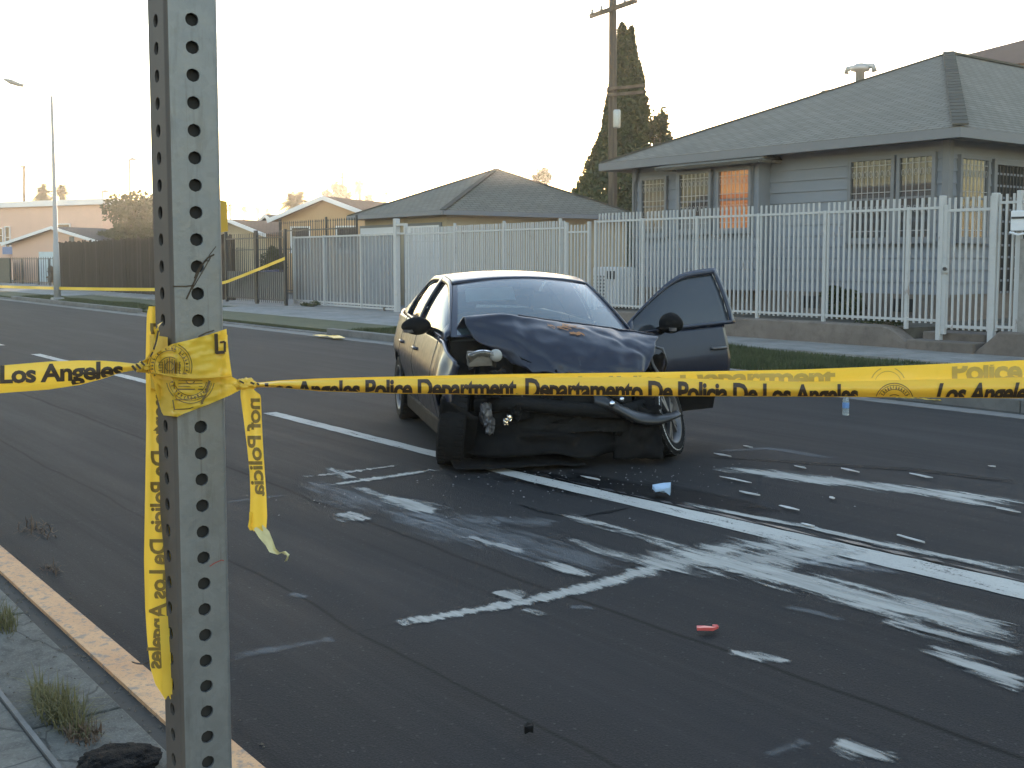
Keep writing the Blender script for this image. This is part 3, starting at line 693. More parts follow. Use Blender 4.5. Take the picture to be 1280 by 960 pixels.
gv = MB(); gv.hexa([q(w*.64, -.03, 2.6), q(w*.69, -.03, 2.6), q(w*.69, .02, 2.6), q(w*.64, .02, 2.6), q(w*.64, -.03, 3.05), q(w*.69, -.03, 3.05), q(w*.69, .02, 3.05), q(w*.64, .02, 3.05)]); gv.build('gable_vent', M['trim'], t)

# ------------------------------------------------------------------ fences and gates
def picket_fence(name, label, X0, X1, Y, zb, zt, rail_hi, rail_lo, mat, posts=(), sp=.108, pw=.029, cat='fence', post_h=None, post_w=.06, post_z0=None, group=None, tip=False, extra_rail=None):
    t = thing(name, label, cat, (X0, Y, zb), group=group)
    pm = MB().box(-pw/2, pw/2, -pw/2, pw/2, 0, zt - zb)
    if tip: pm.add([(-pw, -pw, zt-zb), (pw, -pw, zt-zb), (pw, pw, zt-zb), (-pw, pw, zt-zb), (0, 0, zt-zb+.09)], [(0,1,4),(1,2,4),(2,3,4),(3,0,4),(3,2,1,0)])
    pm = pm.mesh('picket'); pm.materials.append(mat)
    n = int(round((X1 - X0) / sp)); rnd = random.Random(int(X0 * 10))
    for i in range(n + 1):
        x = (X1 - X0) * i / n
        if any(abs(X0 + x - p) < post_w / 2 + .015 for p in posts): continue
        o = use(pm, 'picket', t, (x, 0, rnd.uniform(-.004, .004))); o.rotation_euler = (rnd.uniform(-.004, .004), rnd.uniform(-.004, .004), 0)
    for zr in (rail_hi, rail_lo) + ((extra_rail,) if extra_rail else ()):
        MB().box(X0, X1, Y - .018, Y + .018, zr - .02, zr + .02).build('rail', mat, t)
    for p in posts:
        ph_ = post_h or rail_hi + .03; w = post_w / 2
        MB().box(p - w, p + w, Y - w, Y + w, post_z0 if post_z0 is not None else zb - .08, ph_).build('post', mat, t, bevel=.006)
    return t
WP = M['whitepaint']
FY = 16.28
fm = picket_fence('picket_fence', 'long white iron picket fence on the low wall before the grey house', -18.44, -10.17, FY, .56, 2.58, 2.41, .61, WP, (-18.44, -16.96, -15.44, -13.89, -12.39, -10.74), post_z0=.45)
g1 = thing('pedestrian_gate', 'white picket gate at the steps near the right edge', 'gate', (-10.1, FY, .4))
for i in range(9):
    if i == 0: pmesh = MB().box(-.014, .014, -.014, .014, 0, 2.08).mesh('picket'); pmesh.materials.append(WP)
    use(pmesh, 'picket', g1, (.08 + i * .1, 0, .08))
for zr in (2.36, .53): MB().box(-10.08, -9.2, FY - .02, FY + .02, zr - .022, zr + .022).build('rail', WP, g1)
MB().box(-10.18, -10.10, FY - .05, FY + .05, .3, 2.60).build('post', WP, g1, bevel=.01)
MB().box(-10.10, -10.03, FY - .03, FY + .03, .4, 2.45).build('stile', WP, g1)
MB().box(-9.3, -9.2, FY - .05, FY + .05, .3, 2.60).build('post', WP, g1, bevel=.01)
lk = MB(); lk.box(-10.09, -9.98, FY - .06, FY - .03, 1.38, 1.5); lk.build('lock_box', WP, g1); MB().lathe([(0, .03), (.028, .03), (.03, 0)], 12, Matrix.Translation((-10.03, FY - .06, 1.44)) @ Matrix.Rotation(R(90), 4, 'X')).build('lock_knob', M['blackiron'], g1)
picket_fence('picket_fence', 'short white fence panel right of the pedestrian gate', -9.18, -7.0, FY, .5, 2.58, 2.45, .56, WP, (-8.86, -7.05), post_h=2.62, post_w=.08, post_z0=.2)
picket_fence('pedestrian_gate', 'narrow lower white gate between the two long fence runs', -19.38, -18.7, FY, .3, 2.36, 2.2, .4, WP, (-19.43, -18.66), post_h=2.42, post_w=.07, post_z0=.1, cat='gate')
picket_fence('picket_fence', 'white picket fence behind the wrecked car and right of the garage', -23.89, -19.5, FY, .2, 2.46, 2.30, .28, WP, (-23.89, -21.78, -19.65), sp=.088, post_z0=.1, post_h=2.52)
picket_fence('picket_fence', 'white picket panel before the second garage door', -26.3, -23.98, FY, .2, 2.45, 2.28, .28, WP, (-26.1,), sp=.08, post_z0=.1)
# sliding gate with mesh screen
sg = thing('sliding_gate', 'white sliding driveway gate backed with fine mesh left of the car', 'gate', (-33.3, FY + .1, .13))
pm = MB().box(-.01, .01, -.01, .01, 0, 2.1).mesh('picket'); pm.materials.append(WP)
for i in range(30): use(pm, 'picket', sg, (.1 + i * .215, 0, .1))
for zr in (2.3, .28, .2): MB().box(-33.3, -26.86, FY + .08, FY + .12, zr - .025, zr + .025).build('rail', WP, sg)
for xx in (-33.28, -31.2, -28.9, -26.95): MB().box(xx - .03, xx + .03, FY + .06, FY + .14, .16, 2.34).build('stile', WP, sg)
a_ = N('woven_mesh'); a_.set(Base_Color=(.19, .19, .195), Roughness=.8, Alpha=.75); M['screen'] = a_.m
MB().add([(-33.25, FY + .122, .3), (-26.9, FY + .122, .3), (-26.9, FY + .122, 2.28), (-33.25, FY + .122, 2.28)], [(0, 1, 2, 3)]).build('mesh_screen', M['screen'], sg)
for xx in (-32.6, -27.6): MB().lathe([(0, -.02), (.06, -.02), (.06, .02), (0, .02)], 14, Matrix.Translation((xx, FY + .1, .19)) @ Matrix.Rotation(R(90), 4, 'X')).build('wheel', M['blackiron'], sg)
gp = thing('gate_post', 'tall white gate post with bracket left of the car', 'post', (-26.75, FY, .1))
MB().box(-26.83, -26.68, FY - .07, FY + .07, .02, 2.72).build('shaft', WP, gp, bevel=.01)
b_ = MB(); b_.box(-26.68, -26.25, FY - .05, FY + .05, 2.52, 2.58); b_.box(-26.68, -26.25, FY - .05, FY + .05, 2.28, 2.33); b_.box(-26.31, -26.25, FY - .05, FY + .05, 2.33, 2.52); b_.build('bracket', WP, gp)
# low wall and steps
rw = thing('retaining_wall', 'low tan concrete wall under the long white fence', 'wall', (-14.5, 16.25, .1))
mb = MB(); us = lin(-19.95, -11.2, 40) + lin(-11.15, -10.55, 8)
def wtop(x): return .50 + .012 * fbm((x, 1, 1), 1.5) - (.0 if x < -11.1 else .30 * ((x + 11.1) / .55) ** 1.6)
prof = [(16.08, .0, 0), (16.085, .0, .6), (16.10, .0, .93), (16.14, .0, 1.0), (16.30, 0, 1.0), (16.395, 0, 1.0), (16.395, 0, 0)]
mb.grid(lambda x, k: (x, prof[k][0] + .01 * fbm((x, k, 0), 3), .08 + (wtop(x) - .08) * prof[k][2]), us, range(7)); mb.f += [tuple(range(0, 7)), tuple(range(len(mb.v) - 7, len(mb.v)))]
mb.build('wall_body', M['rwall'], rw, smooth=False)
rw2 = thing('retaining_wall', 'tan concrete wall sloping up at the right edge beyond the steps', 'wall', (-8, 16.25, .1))
mb = MB(); mb.grid(lambda x, k: (x, prof[k][0] + .01 * fbm((x, k, 9), 3), .08 + (min(.5, .16 + .9 * max(0, x + 9.42)) - .08) * prof[k][2]), lin(-9.42, -4, 30), range(7)); mb.f += [tuple(range(0, 7)), tuple(range(len(mb.v) - 7, len(mb.v)))]
mb.build('wall_body', M['rwall'], rw2)
bp = MB().box(-8.80, -6.5, 16.2, 16.38, .45, 1.9).build('pillar', M['walk'], rw2, label='pale block pier below the mailbox')
st = thing('front_steps', 'two worn concrete steps below the white pedestrian gate', 'steps', (-10, 16.2, .14))
MB().box(-10.56, -9.40, 16.02, 16.45, .1, .30).build('step', M['rwall'], st, bevel=.02); MB().box(-10.5, -9.42, 16.38, 17.05, .1, .42).build('step', M['rwall'], st, bevel=.02)
mbx = thing('mailbox', 'white mailbox hung on the fence at the right edge', 'mailbox', PY(1276, 285, FY - .1))
c = PY(1276, 282, FY - .08); b_ = MB(); b_.box(c.x - .10, c.x + .25, FY - .2, FY - .05, c.z - .08, c.z + .22); b_.build('box', M['doorwhite'], mbx, bevel=.015)
MB().box(c.x - .08, c.x + .23, FY - .212, FY - .2, c.z + .1, c.z + .13).build('slot', M['blackiron'], mbx); MB().tube([(c.x - .1, FY - .2, c.z - .1), (c.x + .05, FY - .24, c.z - .14), (c.x + .25, FY - .2, c.z - .1)], .018, 6).build('paper_hook', M['doorwhite'], mbx)

# black iron gates and fence
IY = 15.7
i0, i1, i2 = PY(283, 330, IY).x, PY(320, 330, IY).x, PY(357, 330, IY).x
for a, b, lab in ((i0, i1, 'left leaf of the black iron gates right of the post'), (i1 + .06, i2, 'right leaf of the black iron gates with yellow tape tied on')):
    t = picket_fence('iron_gate', lab, a, b, IY, .2, 2.46, 2.3, .3, M['blackiron'], (a, b), sp=.15, pw=.018, cat='gate', post_h=2.55, post_w=.09, post_z0=.1)
    MB().box(a + .05, b - .05, IY + .012, IY + .02, .32, 1.2).build('kick_sheet', plain('dull_sheet', (.16, .15, .14), .8), t)
picket_fence('iron_fence', 'black spiked iron fence beside the garage behind the sliding gate', PY(350, 300, 17.6).x, PY(446, 300, 17.6).x, 17.6, .2, 2.86, 2.6, .4, M['blackiron'], (PY(350, 300, 17.6).x, PY(408, 300, 17.6).x, PY(446, 300, 17.6).x), sp=.16, pw=.02, post_h=3.0, tip=True)
picket_fence('iron_fence', 'black iron fence along the far side yard behind the gates', PY(270, 330, 19).x, PY(360, 330, 19).x, 19.5, .2, 2.1, 2.0, .4, M['blackiron'], (), sp=.2, pw=.02)
# brown plank fence
wf = thing('plank_fence', 'tall brown weathered plank fence beyond the lamp post', 'fence', (-50, 16.3, .13))
WY = 16.3; wx0, wx1 = PY(74, 340, WY).x, PY(288, 340, WY).x
rnd = random.Random(4); x = wx0
pls = [MB().hexa([(0, 0, 0), (w, 0, 0), (w, .025, 0), (0, .025, 0), (0, 0, 2.38), (w, 0, 2.38 + dz), (w, .025, 2.38 + dz), (0, .025, 2.38)]).mesh('plank') for w, dz in ((.17, .01), (.185, -.02), (.16, .03))]
for m_, w_ in zip(pls, ('wood', 'wood', 'wood2')): m_.materials.append(M[w_])
cnt = 0
while x < wx1 and cnt < 290:
    o = bpy.data.objects.new('plank', pls[rnd.choice((0, 1, 0, 1, 0, 1, 2))]); o.location = (x, WY + rnd.uniform(0, .015), .12 + rnd.uniform(-.06, .04)); o.rotation_euler = (0, rnd.uniform(-.008, .008), 0); put(o, wf); x += .19; cnt += 1
for zr in (.5, 1.9): MB().box(wx0, wx1, WY + .045, WY + .11, zr, zr + .09).build('rail', M['wood'], wf)
x = wx0
while x < wx1: MB().box(x, x + .1, WY + .11, WY + .21, 0, 2.35).build('post', M['wood'], wf); x += 2.4
t = picket_fence('iron_fence', 'low dark iron fence in front of the pink garage', PY(-20, 340, 17.5).x, PY(73, 340, 17.5).x, 17.5, .15, 1.75, 1.65, .3, M['blackiron'], tuple(PY(p, 340, 17.5).x for p in (13, 28, 48, 62)), sp=.5, pw=.025)
MB().box(PY(-30, 340, 17.3).x, PY(12, 340, 17.3).x, 17.3, 17.36, .1, 1.7).build('sheet_gate', plain('dark_green_sheet', (.03, .04, .035), .7), None, label='dark sheet-metal gate at the far left edge', cat='gate')

# things in the yards
b = PY(760, 383, 17.3); ac = thing('appliance', 'white boxy appliance standing behind the fence left of the open car door', 'appliance', (b.x, 17.3, .47))
MB().box(b.x - .42, b.x + .42, 17.2, 17.75, .52, 1.42).build('cabinet', M['doorwhite'], ac, bevel=.03); gl = MB(); [gl.box(b.x - .36, b.x + .02, 17.17, 17.197, .62 + i * .08, .66 + i * .08) for i in range(8)]; gl.build('grille', M['trim'], ac)
MB().box(b.x + .1, b.x + .36, 17.17, 17.197, 1.15, 1.33).build('control_panel', M['dark'], ac); ft = MB(); ft.box(b.x - .38, b.x + .38, 17.25, 17.7, .46, .52); ft.build('base', M['dark'], ac)
b = PY(336, 352, 18.3); bn = thing('waste_bin', 'dark blue wheeled waste bin behind the black gates', 'bin', (b.x, 18.3, .13)); BL = plain('blue_plastic', (.02, .03, .10), .5)
MB().hexa([(b.x-.26, 18.1, .2), (b.x+.26, 18.1, .2), (b.x+.26, 18.6, .2), (b.x-.26, 18.6, .2), (b.x-.33, 18.0, 1.1), (b.x+.33, 18.0, 1.1), (b.x+.33, 18.7, 1.1), (b.x-.33, 18.7, 1.1)]).build('bin_body', BL, bn, bevel=.02)
MB().hexa([(b.x-.35, 17.97, 1.1), (b.x+.35, 17.97, 1.1), (b.x+.35, 18.75, 1.1), (b.x-.35, 18.75, 1.1), (b.x-.3, 18.0, 1.16), (b.x+.3, 18.0, 1.16), (b.x+.3, 18.75, 1.22), (b.x-.3, 18.75, 1.22)]).build('lid', BL, bn, bevel=.015)
for s in (-.22, .22): MB().lathe([(0, -.03), (.1, -.03), (.1, .03), (0, .03)], 14, Matrix.Translation((b.x + s, 18.62, .22)) @ Matrix.Rotation(R(90), 4, 'Y')).build('wheel', M['blackiron'], bn)

# ------------------------------------------------------------------ poles and wires
def at_h(px, py, d): return DP(px, py, d)
b = G(72, 376, .14); b.y = 11.55; b = PY(72, 376, 11.6); b.z = .1
sl_ = thing('street_lamp', 'grey street lamp post with curved arm on the far verge', 'street lamp', b)
d = (b - EYE).dot(FW); top = DP(64.5, 121, d)
MB().tube([b, b.lerp(top, .28), b.lerp(top, .281), top], [.13, .10, .085, .045], 12).build('post', M['lampgrey'], sl_, smooth=True)
MB().box(b.x - .2, b.x + .2, b.y - .2, b.y + .2, .08, .2).build('base', M['lampgrey'], sl_, bevel=.03)
e_ = DP(24, 106, d * .99); arm = [top, top.lerp(e_, .12) + ZZ * .22, top.lerp(e_, .45) + ZZ * .2, e_ + ZZ * .03]
MB().tube(arm, .022, 8).build('arm', M['lampgrey'], sl_, smooth=True)
hd = (e_ - top).normalized(); MB().tube([e_ - hd * .15, e_, e_ + hd * .3, e_ + hd * .55], [.03, .07, .09, .03], 10).build('lamp_head', M['lampgrey'], sl_, smooth=True)
for px, pyb, pyt, d, lab in ((129, 345, 240, 95, 'thin distant lamp post between pink house and trees'), (163, 345, 200, 88, 'thin distant pole left of the leafy tree')):
    t = thing('distant_pole', lab, 'pole', G(px, 345, 0)); bb = DP(px, 345, d); bb.z = 0; tt = DP(px - 1, pyt, d)
    MB().tube([bb, tt], [.11, .07], 8).build('shaft', M['lampgrey'], t, smooth=True); MB().tube([tt - RT * .1, tt + RT * .25 + ZZ * .08, tt + RT * .55], [.07, .14, .05], 8).build('lamp_head', M['lampgrey'], t, smooth=True)
def utility(name, label, px, d, pyt, pyarm, armw, slope=0, r=.15, extra=False):
    bb = DP(px, 330, d); bb.z = 0; tt = DP(px, pyt, d); t = thing(name, label, 'utility pole', bb)
    MB().tube([bb, tt], [r, r * .72], 10).build('shaft', M['poleWood'], t, smooth=True)
    za = DP(px, pyarm, d); A = DP(px - armw, pyarm + slope, d + .5); B = DP(px + armw, pyarm - slope, d - .5); off = -VD * r
    MB().bar(A + off, B + off, .11, .14).build('crossarm', M['poleWood'], t)
    for k in (.05, .25, .75, .95):
        p = A.lerp(B, k) + off; MB().lathe([(.035, .05), (.06, .1), (.04, .16), (.06, .2), (.0, .24)], 8, Matrix.Translation(p)).build('insulator', M['galv'], t)
    if extra:
        p = DP(px + 4, 150, d) + off * 2; MB().lathe([(0, -.3), (.11, -.3), (.12, -.27), (.12, .25), (.1, .3), (0, .31)], 14, Matrix.Translation(p)).build('transformer', M['galv'], t, smooth=True)
        for yy in (112, 120): MB().bar(DP(px - 8, yy, d) + off, DP(px + 38, yy - 4, d) + off, .1, .1).build('crossarm', M['poleWood'], t)
        MB().tube([bb + off * 1.3, tt + off * 1.3], .03, 6).build('conduit', M['poleWood'], t)
    return A, B
A1, B1 = utility('utility_pole', 'tall wooden utility pole with crossarm in front of the cypress', 766, 38, -60, 12, 29, 10, .17, True)
A2, B2 = utility('utility_pole', 'distant utility pole behind the pink house', 30, 130, 207, 209, 3, 0, .2)
A3, B3 = utility('utility_pole', 'distant utility pole above the ochre house', 428, 120, 215, 222, 5, 1, .18)

# ------------------------------------------------------------------ trees
def leaves(name, pts, size, mat, parent, seed=0, aspect=.55, droop=0):
    rnd = random.Random(seed); mb = MB()
    for p in pts:
        s = size * rnd.uniform(.6, 1.35); n = Vector((rnd.gauss(0, 1), rnd.gauss(0, 1), rnd.gauss(0, 1) + droop)).normalized(); u = n.orthogonal().normalized()
        u.rotate(Matrix.Rotation(rnd.uniform(0, 6.28), 3, n)); v = n.cross(u); p = Vector(p)
        mb.add([p - u * s, p - v * s * aspect + n * s * .15, p + u * s, p + v * s * aspect + n * s * .15], [(0, 1, 2, 3)])
    return mb.build(name, mat, parent, fix=False)
def crown_pts(c, r, n, rnd, lumps=14):
    c = Vector(c); L = []
    for _ in range(lumps):
        v = Vector((rnd.gauss(0, 1), rnd.gauss(0, 1), rnd.gauss(0, 1))).normalized() * rnd.uniform(.35, .85)
        L.append((c + Vector((v.x * r[0], v.y * r[1], v.z * r[2])), rnd.uniform(.28, .5)))
    out = []
    for _ in range(n):
        q, k = rnd.choice(L); v = Vector((rnd.gauss(0, 1), rnd.gauss(0, 1), rnd.gauss(0, 1))).normalized() * (rnd.random() ** .4) * k
        out.append(q + Vector((v.x * r[0], v.y * r[1], v.z * r[2])))
    return out, [q for q, _ in L]
def tree(name, label, px, pyc, d, rx, rz, n=5000, size=.16, mat=None, seed=1, cat='tree', group=None):
    rnd = random.Random(seed); c = DP(px, pyc, d); b = Vector((c.x, c.y, 0)); t = thing(name, label, cat, b, group=group)
    pts, L = crown_pts(c, (rx, rx, rz), n, rnd); leaves('crown', pts, size, mat or M['leaf'], t, seed)
    tk = MB(); fork = b.lerp(c, .62); tk.tube([b, b.lerp(c, .3), fork], [.22, .17, .13], 8)
    for q in L[:9]: tk.tube([fork, fork.lerp(q, .5) + ZZ * .1, q], [.1, .06, .02], 6)
    tk.build('trunk', M['bark'], t); return t
# cypress: two leaders, dense column
cy = thing('cypress_tree', 'tall dark cypress tree with two pointed tips behind the garage', 'tree', DP(775, 330, 46).xy.to_3d())
rnd = random.Random(3); pts = []
b = DP(782, 330, 46); b.z = 0
def cyl_w(py): # half width px and centre px per row
    T = [(28,1,777,),(60,11,782),(100,20,784),(150,26,780),(190,33,776),(230,44,770),(260,50,766),(330,54,764)]
    for (a, w0, c0), (e, w1, c1) in zip(T, T[1:]):
        if a <= py <= e: k = (py - a) / (e - a); return w0 + (w1 - w0) * k, c0 + (c1 - c0) * k
    return 52, 785
for _ in range(26000):
    py = 30 + 300 * rnd.random() ** .75; w, c = cyl_w(py); a = rnd.uniform(0, 6.28); lump = 1 + .22 * noise.noise(Vector((math.cos(a) * 1.5, math.sin(a) * 1.5, py * .03)))
    r = w / 1400 * 46 * 1.1 * (rnd.random() ** .3) * lump
    p = DP(c, py, 46); pts.append(p + RT * math.cos(a) * r + VD * math.sin(a) * r)
for _ in range(1300):
    k = rnd.random(); py = 34 + 62 * k; p = DP(789.5 + 1 * k, py, 46); a = rnd.uniform(0, 6.28); r = (1 + 8 * k) / 1400 * 46 * rnd.random() ** .4; pts.append(p + RT * math.cos(a) * r + VD * math.sin(a) * r)
leaves('crown', pts, .13, M['cypress'], cy, 5, .5)
tk = MB(); tk.tube([b, DP(783, 200, 46), DP(778, 60, 46)], [.4, .25, .05], 8); tk.build('trunk', M['bark'], cy)
tree('leafy_tree', 'small round tree peeking out right of the cypress', 818, 178, 52, 1.0, 1.5, 2500, .11, seed=11)
tree('leafy_tree', 'bushy tree mass low to the right of the cypress', 806, 212, 55, 1.7, 1.5, 4000, .14, seed=12)
tree('leafy_tree', 'dark leafy tree behind the plank fence left of the post', 180, 278, 66, 2.3, 2.1, 9000, .14, seed=13)
tree('leafy_tree', 'low pale tree left of the dark leafy tree', 152, 296, 72, 1.5, 1.0, 3000, .13, seed=14)
tree('leafy_tree', 'small treetop above the garage roof', 680, 220, 70, .7, .5, 900, .12, seed=15)
tree('leafy_tree', 'bushy crown right of the distant pole above the ochre house', 424, 243, 110, 1.4, 1.1, 1800, .2, seed=16)
def palm(name, label, px, pyc, d, hr, seed, nfr=26, fl=1.0):
    rnd = random.Random(seed); c = DP(px, pyc, d); b = Vector((c.x, c.y, 0)); t = thing(name, label, 'palm tree', b, group='distant palm trees')
    MB().tube([b, b.lerp(c, .5) + RT * rnd.uniform(-.2, .2), c], [.28, .2, .17], 8).build('trunk', M['bark'], t)
    mb = MB()
    for i in range(nfr):
        a = rnd.uniform(0, 6.28); el = rnd.uniform(-.9, 1.35); L = hr * rnd.uniform(.85, 1.15) * fl; dr = Vector((math.cos(a) * math.cos(el), math.sin(a) * math.cos(el), math.sin(el)))
        P = [c + dr * L * k - ZZ * (L * .45 * k * k) for k in lin(0, 1, 7)]; sd = dr.cross(ZZ).normalized()
        for k in range(6):
            p, q = P[k], P[k + 1]; wl = L * .30 * (1 - .12 * k)
            for s in (-1, 1):
                for j in (0, .5):
                    m0 = p.lerp(q, j); m1 = p.lerp(q, j + .45); mb.add([m0, m1, m1 + sd * s * wl - ZZ * wl * .55 + dr * wl * .5], [(0, 1, 2)])
    mb.build('crown', M['palm'], t, fix=False); return t
palm('palm_tree', 'large bushy palm above the roofs right of the post', 370, 252, 78, 1.75, 1, 60)
palm('palm_tree', 'tall palm left of the garage apex, above the ochre house', 449, 232, 125, 1.5, 2, 44)
palm('palm_tree', 'palm lower right of the tall one above the ochre house', 461, 250, 118, 1.3, 3, 40)
palm('palm_tree', 'small lone distant palm nearest the garage roof', 482, 240, 160, 1.05, 4, 34)
palm('palm_tree', 'palm behind the pink house roof, left crown', 53, 240, 110, 1.7, 5, 44); palm('palm_tree', 'palm behind the pink house roof, right crown', 76, 240, 114, 1.6, 6, 44)
for i, (px, lab) in enumerate(((287, 'first tiny distant palm right of the post'), (305, 'second tiny distant palm right of the post'), (322, 'third tiny distant palm right of the post'), (335, 'fourth tiny distant palm right of the post, beside the gable'))):
    palm('palm_tree', lab, px, (258, 261, 261, 263)[i], 190, 1.15, 20 + i, 34)
def shrub(name, label, c, r, n, size, mat, seed, cat='shrub'):
    rnd = random.Random(seed); c = Vector(c); t = thing(name, label, cat, (c.x, c.y, c.z - r[2])); pts, L = crown_pts(c, r, n, rnd, 10); leaves('foliage', pts, size, mat, t, seed)
    tk = MB(); [tk.tube([(c.x, c.y, c.z - r[2]), q], [.02, .006], 5) for q in L]; tk.build('stem', M['bark'], t)
p = PY(1058, 380, 17.9); shrub('foundation_shrub', 'low green shrub against the house behind the fence', (p.x, 17.8, .78), (.55, .35, .32), 1500, .05, M['leaf'], 31)
p = PY(1100, 396, 16.34); shrub('weed_clump', 'green weeds growing along the wall top under the fence', (p.x, 16.34, .56), (.55, .08, .09), 900, .022, M['grass'], 32, 'weed')
p = PY(345, 330, 19.0); shrub('yard_shrub', 'dark leafy shrub behind the black gates', (p.x, 19.0, 1.3), (.7, .6, 1.0), 2500, .07, M['leaf'], 33)
p = PY(62, 347, 17.6); shrub('yard_shrub', 'small dark reddish shrub by the fence beside the lamp post', (p.x, 17.8, .75), (.5, .4, .6), 900, .07, M['twig'], 34)
p = G(375, 384, .14); shrub('weed_clump', 'small weeds at the foot of the black gate post', (p.x, 15.95, .22), (.7, .12, .1), 500, .03, M['grass'], 35, 'weed')

# ------------------------------------------------------------------ unseen houses added out of frame to darken reflections in paint and glass
def unseen_house(x0, x1, y, f, ze, za, wallm, roofm, label):      # f = 1: front faces +y, f = -1: front faces -y   (near_side)
    t = thing('house', label, 'house', ((x0 + x1) / 2, y, .1)); d = 9; ym = y - f * d / 2; o = .5; k = (za - ze) / (d / 2)
    MB().box(x0, x1, min(y, y - f * d), max(y, y - f * d), .0, ze).build('wall', wallm, t)
    g_ = MB(); [g_.add([(x, y, ze), (x, y - f * d, ze), (x, ym, za - .1)], [(0, 1, 2)]) for x in (x0, x1)]; g_.build('gable', wallm, t)
    roof_mesh([[(x0 - o, y + f * o, ze - o * k), (x1 + o, y + f * o, ze - o * k), (x1 + o, ym, za), (x0 - o, ym, za)], [(x0 - o, ym, za), (x1 + o, ym, za), (x1 + o, y - f * (d + o), ze - o * k), (x0 - o, y - f * (d + o), ze - o * k)]], roofm, t)
    w = x1 - x0
    for f0, f1 in ((.08, .3), (.68, .92)):
        window(t, ((x1 - f0 * w) if f > 0 else (x0 + f0 * w), y + f * .012, 0), (-f, 0, 0), (f1 - f0) * w, 1.4, 2.6, (0, f, 0), frame=M['doorwhite'], bars=False)
    MB().box(x0 + w * .44, x0 + w * .56, y + f * .005, y + f * .05, .1, 2.4).build('entrance_door', M['wood'], t)
for a in ((-46, -32, -9, 1, 3.2, 5.4, M['stucco_tan'], M['roof_brown'], 'tan house opposite the plank fence on the viewer\'s side'), (-29, -17, -8, 1, 3.1, 5.2, M['stucco_pink'], M['roof_dark'], 'pink house opposite the garage on the viewer\'s side'),
          (-14, -1, -9, 1, 3.3, 5.6, M['siding'], M['roof_grey'], 'unseen grey house added directly behind the viewer'), (2, 15, -8, 1, 3.1, 5.3, M['stucco_orange'], M['roof_brown'], 'ochre house on the viewer\'s side right of the grey one'), (18, 32, -9, 1, 3.2, 5.4, M['stucco_tan'], M['roof_dark'], 'dark-roofed house farthest right on the viewer\'s side'),
          (-2, 11, 20, -1, 3.6, 6.0, M['stucco_tan'], M['roof_brown'], 'unseen tan house added next right of the grey house across the street'), (14, 28, 19, -1, 3.4, 5.8, M['siding'], M['roof_dark'], 'unseen grey house added second right of the grey house across the street')): unseen_house(*a)
# ------------------------------------------------------------------ foreground: perforated sign post
PD = 1.06
pc = DP(248, 400, PD); rd = Vector((pc.x, pc.y, 0)).normalized(); sr = Vector((-rd.y, rd.x, 0)) * -1           # ray direction, image right
PHI = R(20); NF = -rd * math.cos(PHI) + sr * math.sin(PHI); SX = sr * math.cos(PHI) + rd * math.sin(PHI)      # front normal, local x to the right
AH = .0254; PAX = Vector((pc.x, pc.y, 0)) - NF * AH
zh = (DP(247, 367, PD)).z                                                                                    # a hole height in the photograph
def mat_post():
    a = N('galvanised_post'); co = a.coord((1, 1, 1), 'World'); v = a.n('TexVoronoi'); v.inputs['Scale'].default_value = 160; a.l(co, v.inputs['Vector'])
    f = a.noise(co, 40, 5, .65); g = a.noise(a.coord((60, 60, 9), 'World'), 1, 4, .6)
    c = a.mix(f, (.17, .18, .182), (.23, .242, .244)); c = a.mix(a.ramp(v.outputs['Color'], [(.2, 0), (.9, .25)]), c, (.27, .28, .282))
    c = a.mix(a.ramp(g, [(.56, 0), (.74, .6)]), c, (.10, .10, .095))
    c = a.mix(a.ramp(a.noise(a.coord((90, 90, 4), 'World'), 1, 5, .7), [(.6, 0), (.7, .55)]), c, (.09, .07, .05)); a.set(Base_Color=c, Metallic=.5, Roughness=a.ramp(f, [(.3, .38), (.7, .55)])); a.bump(a.noise(co, 220, 3, .6), .2, .0015); return a.m
M['post'] = mat_post()
M['post_left_shade'] = plain('left_face_shade_brown', (.10, .085, .07), .7, metal=.2, var=.4, scale=30, kind='World', stretch=(1, 1, .3))  # left face's dim, warm reflected light painted as a brown tone
post = thing('sign_post', 'perforated galvanised square steel sign post in the foreground wrapped in yellow tape', 'post', (PAX.x, PAX.y, .14))
post.rotation_euler = (0, 0, math.atan2(SX.y, SX.x))
mb = MB(); rc = .0045; fw_ = AH - rc; cell = .0254; hr = .0063; z0 = zh - cell * (int((zh - .02) / cell)) - cell / 2; rows = int((2.9 - z0) / cell)
FN = [((1, 0), (0, -1)), ((0, 1), (1, 0)), ((-1, 0), (0, 1)), ((0, -1), (-1, 0))]                             # (tangent, outward normal) in local xy
NS = 16
sqp = []
for k in range(NS):
    a = 2 * math.pi * k / NS; c, s = math.cos(a), math.sin(a); t = min(fw_ / abs(c) if abs(c) > 1e-6 else 9, (cell / 2) / abs(s) if abs(s) > 1e-6 else 9); sqp.append((c * t, s * t))
crn = [k for k in range(NS)]
sq = [(fw_, 0), (fw_, cell/4), (fw_, cell/2), (fw_*.5, cell/2), (0, cell/2), (-fw_*.5, cell/2), (-fw_, cell/2), (-fw_, cell/4), (-fw_, 0), (-fw_, -cell/4), (-fw_, -cell/2), (-fw_*.5, -cell/2), (0, -cell/2), (fw_*.5, -cell/2), (fw_, -cell/2), (fw_, -cell/4)]
